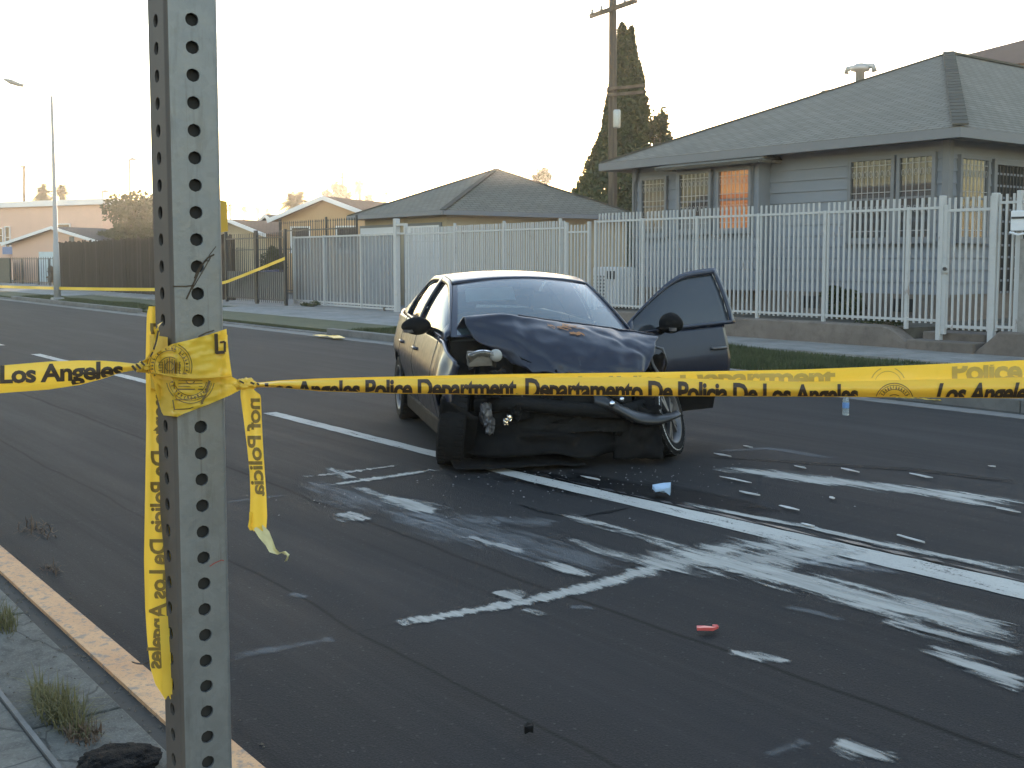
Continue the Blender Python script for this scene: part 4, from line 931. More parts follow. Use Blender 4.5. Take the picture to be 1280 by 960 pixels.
for (tx, ty), (nx, ny) in FN:
    for r_ in range(rows):
        zc = z0 + cell * (r_ + .5) - .14; b = len(mb.v)
        for u, w in sq: mb.v.append((tx * u + nx * AH, ty * u + ny * AH, zc + w))
        for k in range(NS):
            a = math.atan2(sq[k][1], sq[k][0]); mb.v.append((tx * hr * math.cos(a) + nx * AH, ty * hr * math.cos(a) + ny * AH, zc + hr * math.sin(a)))
        for k in range(NS):
            a = math.atan2(sq[k][1], sq[k][0]); e = AH - .0028; mb.v.append((tx * hr * math.cos(a) + nx * e, ty * hr * math.cos(a) + ny * e, zc + hr * math.sin(a)))
        for k in range(NS):
            j = (k + 1) % NS; mb.f.append((b + k, b + j, b + NS + j, b + NS + k)); mb.f.append((b + NS + k, b + NS + j, b + 2*NS + j, b + 2*NS + k))
    for k in range(5):                                        # rounded corner
        a0 = k / 5 * math.pi / 2; a1 = (k + 1) / 5 * math.pi / 2
        q = [(tx * (fw_ + rc * math.sin(a)) + nx * (fw_ + rc * math.cos(a)), ty * (fw_ + rc * math.sin(a)) + ny * (fw_ + rc * math.cos(a))) for a in (a0, a1)]
        zt_ = z0 + cell * rows - .14
        mb.add([(*q[0], z0 - .14), (*q[1], z0 - .14), (*q[1], zt_), (*q[0], zt_)], [(0, 1, 2, 3)])
tube_ = mb.build('steel_tube', M['post'], post, world=False, fix=False)
tube_.data.materials.append(M['post_left_shade'])
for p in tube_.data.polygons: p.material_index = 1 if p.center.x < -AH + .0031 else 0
il = MB(); e = AH - .006; il.add([(-e,-e,0),(e,-e,0),(e,e,0),(-e,e,0),(-e,-e,2.7),(e,-e,2.7),(e,e,2.7),(-e,e,2.7)], [(0,1,5,4),(1,2,6,5),(2,3,7,6),(3,0,4,7)])
il.build('hole_shade_liner', plain('hole_shade_dark', (.03, .028, .026), .9), post, world=False)  # dark liner colour stands in for the shade inside the holes
FP = Vector((pc.x, pc.y, 0)); LP = PAX - SX * AH                                                              # points on the front and left faces
CORN = PAX - SX * AH + NF * AH
def pdepth(px, py, off=.004):
    r = ray(px, py); df = ((FP + NF * off - EYE).dot(NF)) / r.dot(NF) if abs(r.dot(NF)) > 1e-6 else 9
    nl = -SX; dl = ((LP + nl * off - EYE).dot(nl)) / r.dot(nl)
    p = EYE + r * df; u = (p - FP).dot(SX)
    if u < -AH: return dl
    return df
def on_post(pts, mat, name, lab=None, off=.0005):           # decal on the front face: list of polylines with width px
    m_ = MB()
    for pl, w in pts:
        for (x0, y0), (x1, y1) in zip(pl, pl[1:]):
            d = Vector((x1 - x0, y1 - y0)).normalized(); n = Vector((-d.y, d.x)) * w / 2
            m_.add([DP(x, y, pdepth(x, y, off)) for x, y in ((x0 - n.x, y0 - n.y), (x1 - n.x, y1 - n.y), (x1 + n.x, y1 + n.y), (x0 + n.x, y0 + n.y))], [(0, 1, 2, 3)])
    return m_.build(name, mat, post, fix=False)
on_post([([(233, 374), (243, 352), (252, 332), (260, 322), (268, 318)], 2.2), ([(240, 362), (250, 345), (257, 333), (263, 322)], 1.2), ([(252, 330), (246, 340), (243, 348)], 1.5), ([(216, 358), (232, 358), (242, 357)], 1.8), ([(261, 320), (267, 312), (270, 308)], 1.0), ([(248, 338), (256, 326), (262, 326)], 1.3)], M['ink'], 'marker_scribble')
on_post([([(262, 708), (268, 704), (277, 700), (280, 701)], 1.0)], plain('red_marker', (.35, .04, .03), .6), 'red_scratch')
st_ = MB(); q = lambda x, y, d: DP(x, y, d)
st_.add([q(274, 250, 1.095), q(283, 252, 1.10), q(284.5, 289, 1.10), q(274, 291, 1.095)], [(0, 1, 2, 3)]); st_.build('yellow_tag', plain('yellow_tag_plastic', (.6, .36, .04), .6), post, solid=.001, label='small faded yellow tag on the far side of the post')

# ------------------------------------------------------------------ lettering
def text_data(s, size=1.0, bold=.012, cut=.35):
    cu = bpy.data.curves.new('t', 'FONT'); cu.body = s; cu.size = size; cu.offset = bold * size; cu.resolution_u = 3; cu.space_character = .93
    o = bpy.data.objects.new('t', cu); COL.objects.link(o); bpy.context.view_layer.update()
    me = bpy.data.meshes.new_from_object(o.evaluated_get(bpy.context.evaluated_depsgraph_get()))
    bpy.data.objects.remove(o); bpy.data.curves.remove(cu)
    bm = bmesh.new(); bm.from_mesh(me); bpy.data.meshes.remove(me)
    return bm
def clip(bm, co, no, keep_below=True):
    g = bm.verts[:] + bm.edges[:] + bm.faces[:]; bmesh.ops.bisect_plane(bm, geom=g, plane_co=co, plane_no=no, clear_outer=True)
def slice_x(bm, step):
    xs = [v.co.x for v in bm.verts]; x = min(xs) + step
    while x < max(xs):
        bmesh.ops.bisect_plane(bm, geom=bm.verts[:] + bm.edges[:] + bm.faces[:], plane_co=(x, 0, 0), plane_no=(1, 0, 0)); x += step
def slice_y(bm, step):
    ys = [v.co.y for v in bm.verts]; y = min(ys) + step
    while y < max(ys):
        bmesh.ops.bisect_plane(bm, geom=bm.verts[:] + bm.edges[:] + bm.faces[:], plane_co=(0, y, 0), plane_no=(0, 1, 0)); y += step
def place_text(s, length, capH, fn, mat, parent, ylo=None, yhi=None, bold=.036, step=9, name='lettering'):
    """lay text of given length and cap height (px) with fn(tx, ty) -> world point; ty 0 at baseline, clipped to [ylo, yhi] (functions of tx)"""
    bm = text_data(s, 1.0, bold); xs = [v.co.x for v in bm.verts]; x0, x1 = min(xs), max(xs); sx = length / (x1 - x0); sy = capH / .73
    for v in bm.verts: v.co = ((v.co.x - x0) * sx, v.co.y * sy, 0)
    slice_x(bm, step); slice_y(bm, 4)
    if ylo is not None or yhi is not None:
        # clip in slices, so that the fold line may slope
        tot = bmesh.new(); me_ = bpy.data.meshes.new('x'); bm.to_mesh(me_); bm.free(); out = MB()
        n = max(1, int(length / 40))
        for i in range(n):
            a, b = length * i / n, length * (i + 1) / n; mid = (a + b) / 2
            k = bmesh.new(); k.from_mesh(me_); clip(k, (b + (1 if i == n-1 else 0), 0, 0), (1, 0, 0)); clip(k, (a - (1 if i == 0 else 0), 0, 0), (-1, 0, 0))
            if ylo is not None:
                y0_, y1_ = ylo(a), ylo(b); nn = Vector((y1_ - y0_, -(b - a), 0)).normalized(); clip(k, (a, y0_, 0), nn)
            if yhi is not None:
                y0_, y1_ = yhi(a), yhi(b); nn = Vector((-(y1_ - y0_), (b - a), 0)).normalized(); clip(k, (a, y0_, 0), nn)
            k.verts.index_update(); out.add([v.co for v in k.verts], [[v.index for v in f.verts] for f in k.faces]); k.free()
        bpy.data.meshes.remove(me_); tot.free()
    else:
        out = MB(); bm.verts.index_update(); out.add([v.co for v in bm.verts], [[v.index for v in f.verts] for f in bm.faces]); bm.free()
    out.v = [tuple(fn(v[0], v[1])) for v in out.v]
    return out.build(name, mat, parent, fix=False)
def tab(T):
    def f(x):
        if x <= T[0][0]: return T[0][1:]
        for a, b in zip(T, T[1:]):
            if x <= b[0]:
                k = (x - a[0]) / (b[0] - a[0]); return tuple(p + (q - p) * k for p, q in zip(a[1:], b[1:]))
        return T[-1][1:]
    return f

# ------------------------------------------------------------------ police tape tied round the post
tp = thing('police_tape', 'yellow police tape with black lettering tied round the foreground post and stretched right', 'tape', DP(308, 482, 1.04))
TM = M['tape']
edge = tab([(300, 479, 485), (330, 477.5, 484), (350, 475.5, 484.5), (400, 473, 489), (500, 470.5, 492), (640, 467.5, 493.5), (800, 465.5, 495), (1000, 462, 495.8), (1150, 456, 496.8), (1280, 450, 498), (1500, 441, 501), (3200, 390, 530)])
ftop = tab([(300, .9), (800, .80), (900, .66), (1000, .54), (1280, .55), (3200, .55)])
ctop = tab([(300, 474), (400, 474), (500, 472.5), (640, 471.5), (800, 475), (1000, 480), (1280, 477.5), (1500, 476), (3200, 470)])
def rdep(x, y, layer):                                     # depth of the folded sheet, with soft creases
    t, b = edge(x); v = (b - y) / max(1, b - t)
    w = .0022 * noise.noise(Vector((x * .012, v * 2.2, 1))) + .0012 * noise.noise(Vector((x * .05, v * 4, 2)))
    if layer == 0: return 1.052 + .001 * math.sin(v * 3.1) + w * .5
    return 1.050 - .006 * math.sin(min(1, max(0, v / ftop(x)[0])) * math.pi) - .0005 + w * .5
xsR = lin(302, 420, 30) + lin(426, 1320, 110) + lin(1340, 3200, 60)
bk = MB().grid(lambda x, k: DP(x, edge(x)[1] + (edge(x)[0] - edge(x)[1]) * k, rdep(x, edge(x)[1] + (edge(x)[0] - edge(x)[1]) * k, 0)), xsR, lin(0, 1, 9)).build('back_fold', TM, tp, smooth=True, fix=False)
fr_ = MB().grid(lambda x, k: DP(x, edge(x)[1] + (edge(x)[0] - edge(x)[1]) * k * ftop(x)[0], rdep(x, edge(x)[1] + (edge(x)[0] - edge(x)[1]) * k * ftop(x)[0], 1)), xsR, lin(0, 1, 9)).build('front_fold', TM, tp, smooth=True, fix=False)
CAP = 25.5
S_ = 'Los Angeles Police Department. Departamento De Policia De Los Angeles'
for x0, ln, sk in ((331, 742, 0), (1172, 760, .25), (2040, 760, .25)):
    def fn(tx, ty, x0=x0, sk=sk):
        y = ctop(x0 + tx)[0] + CAP - ty; x = x0 + tx + sk * (ty - CAP / 2); return DP(x, y, rdep(x, y, 1) - .0009)
    place_text(S_, ln, CAP, fn, M['ink'], fr_, ylo=lambda t, x0=x0: ctop(x0 + t)[0] + CAP - edge(x0 + t)[1] + .8, yhi=lambda t, x0=x0: ctop(x0 + t)[0] + CAP - (edge(x0 + t)[1] - (edge(x0+t)[1]-edge(x0+t)[0]) * ftop(x0+t)[0]) - .8)
for s, x0, ln, yb, cap in (('Police Los', 1190, 150, (476, 474), 26), ('Department', 850, 195, (484, 482), 24), ('Angeles Police', 660, 170, (489, 487), 24)):
    def fn(tx, ty, x0=x0, yb=yb, ln=ln):
        y = yb[0] + (yb[1] - yb[0]) * tx / ln - ty; return DP(x0 + tx, y, rdep(x0 + tx, y, 0) - .0004)
    place_text(s, ln, cap, fn, M['ink_faint'], bk, ylo=lambda t, x0=x0, yb=yb, ln=ln: (yb[0] + (yb[1] - yb[0]) * t / ln) - (edge(x0+t)[1] - (edge(x0+t)[1]-edge(x0+t)[0]) * ftop(x0+t)[0]) + .2,
               yhi=lambda t, x0=x0, yb=yb, ln=ln: (yb[0] + (yb[1] - yb[0]) * t / ln) - edge(x0+t)[0] - 4)
def px_strips(pls, depth, mat, parent, name, clipf=None):
    m_ = MB()
    for pl, w in pls:
        for (x0, y0), (x1, y1) in zip(pl, pl[1:]):
            if clipf and not (clipf(x0, y0) and clipf(x1, y1)): continue
            d = Vector((x1 - x0, y1 - y0)); L = d.length
            if L < 1e-6: continue
            d /= L; n = Vector((-d.y, d.x)) * w / 2
            m_.add([DP(x, y, depth(x, y)) for x, y in ((x0 - n.x, y0 - n.y), (x1 - n.x, y1 - n.y), (x1 + n.x, y1 + n.y), (x0 + n.x, y0 + n.y))], [(0, 1, 2, 3)])
    return m_.build(name, mat, parent, fix=False)
def arc(cx, cy, r, a0, a1, n=20, ky=1.0): return [(cx + r * math.cos(R(a0 + (a1 - a0) * i / n)), cy + ky * r * math.sin(R(a0 + (a1 - a0) * i / n))) for i in range(n + 1)]
def seal(cx, cy, r, seed=0, ky=1.0):                        # the round printed seal: two rings, beads of lettering, a building and rays inside
    rr = random.Random(seed); L = [(arc(cx, cy, r, 0, 360, 40, ky), 1.1), (arc(cx, cy, r * .90, 0, 360, 40, ky), .7), (arc(cx, cy, r * .68, 0, 360, 36, ky), .9)]
    for k in range(34):
        a = k / 34 * 360; L.append((arc(cx, cy, r * rr.uniform(.74, .78), a, a + 5, 2, ky), 2.2 if k % 5 else .6)); L.append(([(cx + r * .73 * math.cos(R(a)), cy + ky * r * .73 * math.sin(R(a))), (cx + r * .86 * math.cos(R(a + 2)), cy + ky * r * .86 * math.sin(R(a + 2)))], .9))
    for k in range(-4, 5): L.append(([(cx + k * r * .11, cy + ky * r * .3), (cx + k * r * .11, cy - ky * r * (.38 - .06 * abs(k)))], 1.2))
    for k in range(5): y = cy + ky * r * (.3 - k * .12); L.append(([(cx - r * .5, y), (cx + r * .5, y)], .8))
    L.append((arc(cx, cy, r * .2, 0, 360, 14, ky), 1.2)); L.append(([(cx - r * .55, cy + ky * r * .42), (cx + r * .55, cy + ky * r * .42)], 1.6)); L.append((arc(cx, cy + ky * r * .1, r * .5, 190, 350, 16, ky), 1.0))
    return L
px_strips(seal(1118, 503, 24, 1), lambda x, y: rdep(x, y, 1) - .0005, M['ink_seal'], fr_, 'seal_print', lambda x, y: y < edge(x)[1] - .8 and y > edge(x)[1] - (edge(x)[1]-edge(x)[0]) * ftop(x)[0])
px_strips([(arc(1110, 481, 22, 180, 360, 16), 1.2), (arc(1110, 481, 17, 180, 360, 16), .8)], lambda x, y: rdep(x, y, 0) - .0004, M['ink_faint'], bk, 'seal_print', lambda x, y: edge(x)[0] + 2 < y < edge(x)[1] - (edge(x)[1]-edge(x)[0]) * ftop(x)[0] - .5)
# left span
le = tab([(-1800, 560, 660), (-400, 474, 522), (0, 457, 491.5), (60, 452, 487), (100, 450.5, 481), (130, 451, 473), (150, 452.5, 466), (172, 455, 462), (186, 457, 461)])
def ldep(x, y):
    t, b = le(x); v = (b - y) / max(1, b - t); return 1.05 - .004 * math.sin(max(0, min(1, v)) * 3.1) + .003 * noise.noise(Vector((x * .02, v * 2.5, 5))) * min(1, (186 - x) / 60)
xsL = lin(-1800, -420, 20) + lin(-400, 100, 40) + lin(105, 186, 26)
lsp = MB().grid(lambda x, k: DP(x, le(x)[0] + (le(x)[1] - le(x)[0]) * k, ldep(x, le(x)[0] + (le(x)[1] - le(x)[0]) * k)), xsL, lin(0, 1, 9)).build('left_span', TM, tp, smooth=True, fix=False)
lbase = tab([(-300, 492), (0, 478.5), (60, 476.5), (100, 474.5), (155, 472)])
place_text('De Policia De Los Angeles', 340, 22, lambda tx, ty: DP(tx - 186, lbase(tx - 186)[0] - ty, ldep(tx - 186, lbase(tx - 186)[0] - ty) - .0006), M['ink'], lsp, ylo=lambda t: lbase(t - 186)[0] - le(t - 186)[1] + .5, yhi=lambda t: lbase(t - 186)[0] - le(t - 186)[0] - .3)
# wrap round the post
def surf_grid(rows, nu=34, nv=16):                          # rows: list of px rows (same count), smooth bilinear patch
    def f(u, v):
        r = v * (len(rows) - 1); i = min(int(r), len(rows) - 2); k = r - i
        def ev(row): c = u * (len(row) - 1); j = min(int(c), len(row) - 2); m_ = c - j; return Vector(row[j]).lerp(Vector(row[j + 1]), m_)
        return ev(rows[i]).lerp(ev(rows[i + 1]), k)
    return f
def wdep(p, off, ph):
    x, y = p; inpost = 196 < x < 282
    d = pdepth(min(max(x, 199), 279), y, off)
    if x > 279: d = d + (x - 279) * .0003 - .004
    if x < 199: d = d + (199 - x) * .0002 - .006
    return d - .003 * abs(noise.noise(Vector((x * .03, y * .09, ph)))) - .0015 * noise.noise(Vector((x * .1, y * .25, ph)))
def wrap(name, rows, off, ph, nu=40, nv=22):
    f = surf_grid(rows)
    return MB().grid(lambda u, v: DP(*f(u, v), wdep(f(u, v), off, ph)), lin(0, 1, nu), lin(0, 1, nv)).build(name, TM, tp, smooth=True, fix=False)
lower = wrap('lower_wrap', [[(184, 460), (203, 468), (222, 472), (240, 471), (262, 469), (285, 468), (304, 479)], [(186, 463), (203, 492), (224, 494), (241, 491), (262, 487), (286, 482), (305, 481.5)], [(188, 466), (203, 519), (222, 521), (230, 517), (262, 505), (288, 494), (305, 485)]], .0045, 3)
upper = wrap('upper_wrap', [[(170, 456), (196, 441), (215, 430), (240, 424), (262, 418), (283, 411)], [(170, 460), (197, 453), (216, 450), (240, 448), (263, 445), (286, 441)], [(171, 464), (198, 466), (218, 471), (240, 473), (264, 472), (290, 470)]], .010, 7)
hem = MB().tube([DP(x, y, wdep((x, y), .011, 7)) for x, y in ((171, 464), (198, 466.5), (218, 471), (240, 473), (264, 472), (290, 470))], [.0008] * 6, 5).build('fold_roll', TM, tp, smooth=True)
inpoly_u = lambda x, y: x > 176 and y > 430 + (215 - x) * (.55 if x < 215 else .28) + 1.5 and y < 470
px_strips([(pl, w * .9) for pl, w in seal(212, 458, 28, 2, 1.05)], lambda x, y: wdep((x, y), .0108, 7) - .0006, M['ink_seal'], upper, 'seal_print', inpoly_u)
inpoly_l = lambda x, y: 202 < x < 268 and y > 474 and y < 520 - max(0, x - 222) * .33
px_strips([(pl, w * .9) for pl, w in seal(238, 474, 30, 3, 1.0)] + [([(216, 500), (236, 499), (258, 494)], 1.2), ([(218, 512), (236, 511), (254, 504)], 1.2), ([(216, 500), (218, 512)], 1.5), ([(262, 476), (258, 490), (252, 504)], 3)], lambda x, y: wdep((x, y), .0045, 3) - .0008, M['ink_seal'], lower, 'seal_print', inpoly_l)
px_strips([([(270, 417), (271, 442)], 4.5), ([(270, 441), (281, 440)], 4), ([(281, 427), (281, 440)], 3), ([(275, 428), (281, 427)], 2.5), ([(248, 421), (258, 416), (268, 413)], 2)], lambda x, y: wdep((x, y), .0108, 7) - .0008, M['ink'], upper, 'lettering')
# band round the hidden faces of the post
bb_ = MB(); zc = DP(248, 460, PD).z
ring = [SX * AH * 1.12 + NF * AH * 1.0, SX * AH * 1.15 - NF * AH * 1.1, -SX * AH * 1.15 - NF * AH * 1.15, -SX * AH * 1.14 + NF * AH * .9]
for i in range(3):
    a, b = PAX + ring[i], PAX + ring[i + 1]; h0, h1 = (.022, .03), (.026, .03)
    bb_.add([a + ZZ * (zc - h0[0]), b + ZZ * (zc - h1[0]), b + ZZ * (zc + h1[1]), a + ZZ * (zc + h0[1])], [(0, 1, 2, 3)])
bb_.build('rear_wrap', TM, tp, fix=False)
# knots
def knot(name, px, py, d, r, seed, mat=TM):
    rnd = random.Random(seed); m_ = bmesh.new(); bmesh.ops.create_icosphere(m_, subdivisions=4, radius=1); c = DP(px, py, d)
    for v in m_.verts:
        n = v.co.copy(); k = 1 + .45 * noise.noise(n * 2.2 + Vector((seed, 0, 0))) + .2 * noise.noise(n * 6 + Vector((seed, 4, 0))); v.co = n * k
        v.co = RT * v.co.x * r * 1.5 + UP * v.co.y * r + FW * v.co.z * r
        v.co += c
    me = bpy.data.meshes.new(name); m_.to_mesh(me); m_.free(); me.materials.append(mat); me.polygons.foreach_set('use_smooth', [True] * len(me.polygons)); o = bpy.data.objects.new(name, me); return put(o, tp)
knot('knot', 307, 481, 1.043, .0062, 3); knot('knot', 178, 458.5, 1.043, .0042, 8)
px_strips([([(313, 478), (318, 480)], 2.4), ([(321, 479), (324, 481)], 2.4), ([(299, 476), (305, 479)], 2)], lambda x, y: 1.034, M['ink'], fr_, 'lettering')
px_strips([([(165, 457), (170, 463)], 3.2), ([(170, 455), (176, 461)], 2.6), ([(176, 452), (181, 457)], 2.4)], lambda x, y: 1.036, M['ink'], lsp, 'lettering')
# twisted end rising behind the left knot
tw = MB(); tp_ = [(176, 458), (184, 449), (190, 440), (194, 428), (197, 414), (200, 404)]
tw.grid(lambda s, k: DP(tp_[int(s)][0] + (k * math.cos(s * 1.7 + .4)) * 4.2, tp_[int(s)][1] + k * 2.0, 1.045 + .006 * k * math.sin(s * 1.7)), list(range(6)), lin(-1, 1, 5)); tw.build('twisted_end', TM, tp, smooth=True, fix=False)
px_strips([([(192, 437), (195, 428), (198, 413)], 2.4), ([(188, 446), (191, 440)], 2)], lambda x, y: 1.035, M['ink'], tp, 'lettering')
# strip hanging at the left of the post, seen from its back
he = tab([(383, 186, 200), (392, 183.5, 208), (450, 182, 214), (520, 183, 217), (640, 181, 217), (700, 180, 216), (760, 181.5, 216), (800, 184, 216), (835, 188, 216), (855, 194, 216), (872, 205, 215)])
def hdep(x, y): return 1.098 + .004 * noise.noise(Vector((x * .05, y * .012, 3))) + .0025 * math.sin((x - 180) * .2 + y * .008)
hs_ = MB().grid(lambda y, k: DP(he(y)[0] + (he(y)[1] - he(y)[0]) * k, y + (2.5 * math.sin(k * 9) if y > 870 else 0), hdep(he(y)[0] + (he(y)[1] - he(y)[0]) * k, y)), lin(383, 872, 90), lin(0, 1, 10)).build('hanging_strip', TM, tp, smooth=True, fix=False)
hbase = tab([(380, 208), (560, 209), (700, 207), (780, 206.5), (840, 202)])
place_text('Departamento De Policia De Los Angeles', 432, 21, lambda tx, ty: DP(hbase(404 + tx)[0] - ty, 404 + tx, hdep(hbase(404 + tx)[0] - ty, 404 + tx) - .0006), M['ink_mid'], hs_, bold=.03)
fold = MB().grid(lambda y, k: DP(199 + (y - 770) * .05 + 12 * k, y, hdep(205, y) - .0045 + .003 * k), lin(770, 868, 24), lin(0, 1, 4)); fold.build('fold_flap', TM, hs_, smooth=True, fix=False)
# short torn tail below the right knot
te = tab([(486, 301, 316), (494, 300.5, 326), (520, 304, 327), (560, 309, 329), (590, 312, 331), (620, 313, 333), (645, 312, 334), (662, 315, 333)])
def tdep(x, y): return 1.036 + .003 * math.sin((x - 300) * .25) + .003 * noise.noise(Vector((x * .06, y * .02, 9)))
tl = MB().grid(lambda y, k: DP(te(y)[0] + (te(y)[1] - te(y)[0]) * k, y + (2.2 * math.sin(k * 11) if y > 655 else 0), tdep(te(y)[0] + (te(y)[1] - te(y)[0]) * k, y)), lin(486, 662, 50), lin(0, 1, 8)).build('torn_tail', TM, tp, smooth=True, fix=False)
tb = tab([(490, 324), (560, 326), (630, 331)])
place_text('nof Policia', 122, 17, lambda tx, ty: DP(tb(498 + tx)[0] - ty, 498 + tx, tdep(tb(498 + tx)[0] - ty, 498 + tx) - .0006), M['ink_mid'], tl, bold=.025)
shred = MB(); S2 = [(322, 658, 7), (330, 668, 7), (336, 678, 6.5), (341, 688, 4), (348, 692, 2.5), (355, 690, 2.2), (360, 694, 2), (358, 701, 1.5)]
shred.grid(lambda i, k: DP(S2[i][0] + k * S2[i][2] * .8 + 1.2 * math.sin(i * 3 + k * 4), S2[i][1] - k * S2[i][2] * .55, 1.035 + .004 * math.sin(i * 2.1 + k * 2)), list(range(8)), lin(-1, 1, 5)); shred.build('shredded_end', plain('pale_torn_plastic', (.62, .56, .30), .5), tp, smooth=True, fix=False)
sh2 = MB(); S3 = [(314, 640, 2.4), (314, 650, 2.6), (312, 658, 2.2), (314, 663, 1.6)]; sh2.grid(lambda i, k: DP(S3[i][0] + k * S3[i][2], S3[i][1], 1.033 + .003 * k), list(range(4)), lin(-1, 1, 4)); sh2.build('shredded_end', TM, tp, smooth=True, fix=False)

# tape strung in the distance
def far_tape(pts, w, label, parent=None):
    P = [Vector(p) for p in pts]; m_ = MB(); n = 40
    def ev(t): c = t * (len(P) - 1); i = min(int(c), len(P) - 2); return P[i].lerp(P[i + 1], c - i)
    m_.grid(lambda t, k: ev(t) + ZZ * (k * w - .25 * 4 * t * (1 - t) * .15) + VD * .02 * math.sin(t * 40 + k), lin(0, 1, n), (-.5, 0, .5)); return m_.build('police_tape', TM, smooth=True, fix=False, label=label, cat='tape')
far_tape([PY(-60, 356, 12.2), PY(66, 359, 11.5), PY(210, 362, 14.0)], .11, 'yellow tape strung past the far lamp post at left')
p1 = PY(356, 323, IY - .06); far_tape([PY(215, 366, IY - 1.2), PY(283, 351, IY - .3), p1], .1, 'yellow tape rising to the black iron gate post')
# ------------------------------------------------------------------ wrecked car (local frame: x forward, y to its left, z up)
CRA = Vector((-9.18, 6.64)); CHD = Vector((.912, -.411)).normalized(); CO = CRA + CHD * 1.33
CAR = thing('wrecked_car', 'dark navy sedan with crushed front end and open driver door', 'car', (CO.x, CO.y, 0), math.atan2(CHD.y, CHD.x))
def mat_paint():
    a = N('navy_car_paint'); f = a.noise(a.coord((1, 1, 1)), 14, 4, .6)
    a.set(Base_Color=a.mix(f, (.008, .011, .022), (.014, .018, .034)), Metallic=.1, Roughness=a.ramp(f, [(.3, .28), (.75, .42)]), Coat_Weight=.25, Coat_Roughness=.12, Specular_IOR_Level=.4); return a.m
M['paint'] = mat_paint()
def mat_hood():
    a = N('scraped_hood_paint'); co = a.coord((1, 1, 1)); f = a.noise(co, 9, 5, .65); g = a.noise(a.coord((3, 14, 9)), 1.6, 5, .7)
    c = a.mix(f, (.006, .008, .018), (.013, .016, .030)); c = a.mix(a.ramp(g, [(.66, 0), (.74, .6)]), c, (.07, .075, .08))
    a.set(Base_Color=c, Metallic=.1, Roughness=a.ramp(f, [(.3, .38), (.7, .55)]), Coat_Weight=.3, Coat_Roughness=.25, Specular_IOR_Level=.4); a.bump(a.noise(co, 3, 2), .12, .03); return a.m
M['hoodp'] = mat_hood()
M['plastic'] = plain('black_plastic', (.004, .004, .0043), .8, var=.3, scale=12, spec=.18)
M['rubber'] = plain('tyre_rubber', (.008, .008, .0085), .9, var=.25, scale=25, bump=.2, spec=.2)
M['rim'] = plain('grey_rim', (.10, .10, .105), .45, metal=.6, var=.25, scale=12)
M['chrome'] = plain('bright_chrome', (.65, .66, .68), .15, metal=1, var=.1)
M['bay'] = plain('grimy_engine_metal', (.006, .006, .006), .8, metal=.1, var=.5, scale=9, bump=.3, spec=.25)
M['seat'] = plain('dark_seat_cloth', (.03, .03, .032), .9)
M['lampglass'] = mat_glass('headlamp_plastic', (.7, .7, .7), .02, (.2, .18, .15), .2)
M['wglass'] = mat_glass('windscreen_glass', (.38, .46, .46), .13, (.13, .19, .20), .28)
M['sglass'] = mat_glass('tinted_side_glass', (.03, .03, .035), .03, (.028, .034, .042), .92)
def C(mb, name, mat, parent=CAR, **k): return mb.build(name, mat, parent, world=False, **k)
def wid(x):
    w = .905
    if x < -1.4: w -= .13 * ((-1.4 - x) / .85) ** 2
    if x > .9: w -= .06 * ((x - .9) / .9) ** 2
    return w
def zbelt(x): return .955 - .034 * (x - .9) if x < .9 else .955 - .12 * (x - .9) ** 1.2
PR = [(.19, -.13), (.26, -.085), (.40, -.052), (.56, -.018), (.68, .0), (.715, -.004), (.74, -.009), (.85, -.037), (1.0, -.085)]   # (relative height, inset)
def side_y(x, z):
    q = z / zbelt(x)
    for (a, i0), (b, i1) in zip(PR, PR[1:]):
        if q <= b: k = max(0, (q - a) / (b - a)); return wid(x) + i0 + (i1 - i0) * k
    return wid(x) + PR[-1][1]
AR = .365
def zlow(x):
    z = .20
    for xa in (1.32, -1.33):
        d = abs(x - xa)
        if d < AR: z = max(z, .315 + math.sqrt(AR * AR - d * d))
    return z
def panel(x0, x1, s, name, mat=None, zl=None, zh_=None, nx=None, bend=None, parent=CAR):
    nx = nx or max(6, int((x1 - x0) / .035)); m_ = MB()
    xs_ = lin(x0, x1, nx); 
    def f(x, v):
        lo = zl if zl is not None else zlow(x); hi = zh_(x) if zh_ else zbelt(x); z = lo + (hi - lo) * v; p = Vector((x, s * side_y(x, z), z))
        return bend(p) if bend else p
    m_.grid(f, xs_, [0, .06, .14, .25, .36, .48, .58, .66, .70, .73, .78, .86, .94, 1.0])
    o = C(m_, name, mat or M['paint'], parent, smooth=True); md = o.modifiers.new('s', 'SOLIDIFY'); md.thickness = .03; md.offset = -s if False else 0; return o
# greenhouse curves, t: 0 = A-pillar foot ... 1 = C-pillar foot
BELT = [(0.98, .79, .945), (.70, .822, .962), (.25, .828, .978), (-.25, .828, .995), (-.55, .826, 1.005), (-.95, .818, 1.02), (-1.40, .80, 1.04), (-1.85, .74, 1.06)]
DRIP = [(0.95, .765, .965), (.55, .68, 1.185), (.13, .605, 1.365), (-.25, .585, 1.415), (-.55, .583, 1.425), (-.95, .585, 1.405), (-1.38, .60, 1.30), (-1.82, .66, 1.085)]
def crv(T, t):
    c = t * (len(T) - 1); i = min(int(c), len(T) - 2); k = c - i
    p = [Vector(T[max(0, i - 1)]), Vector(T[i]), Vector(T[i + 1]), Vector(T[min(len(T) - 1, i + 2)])]
    return .5 * ((2 * p[1]) + (p[2] - p[0]) * k + (2 * p[0] - 5 * p[1] + 4 * p[2] - p[3]) * k * k + (3 * p[1] - p[0] - 3 * p[2] + p[3]) * k ** 3)
def gh(t, q, s, out=0.0):
    p = crv(BELT, t).lerp(crv(DRIP, t), q); p.y += .022 * math.sin(q * math.pi) + out; p.y *= s; return p
QS = [0, .06, .2, .4, .6, .78, .90, 1.0]
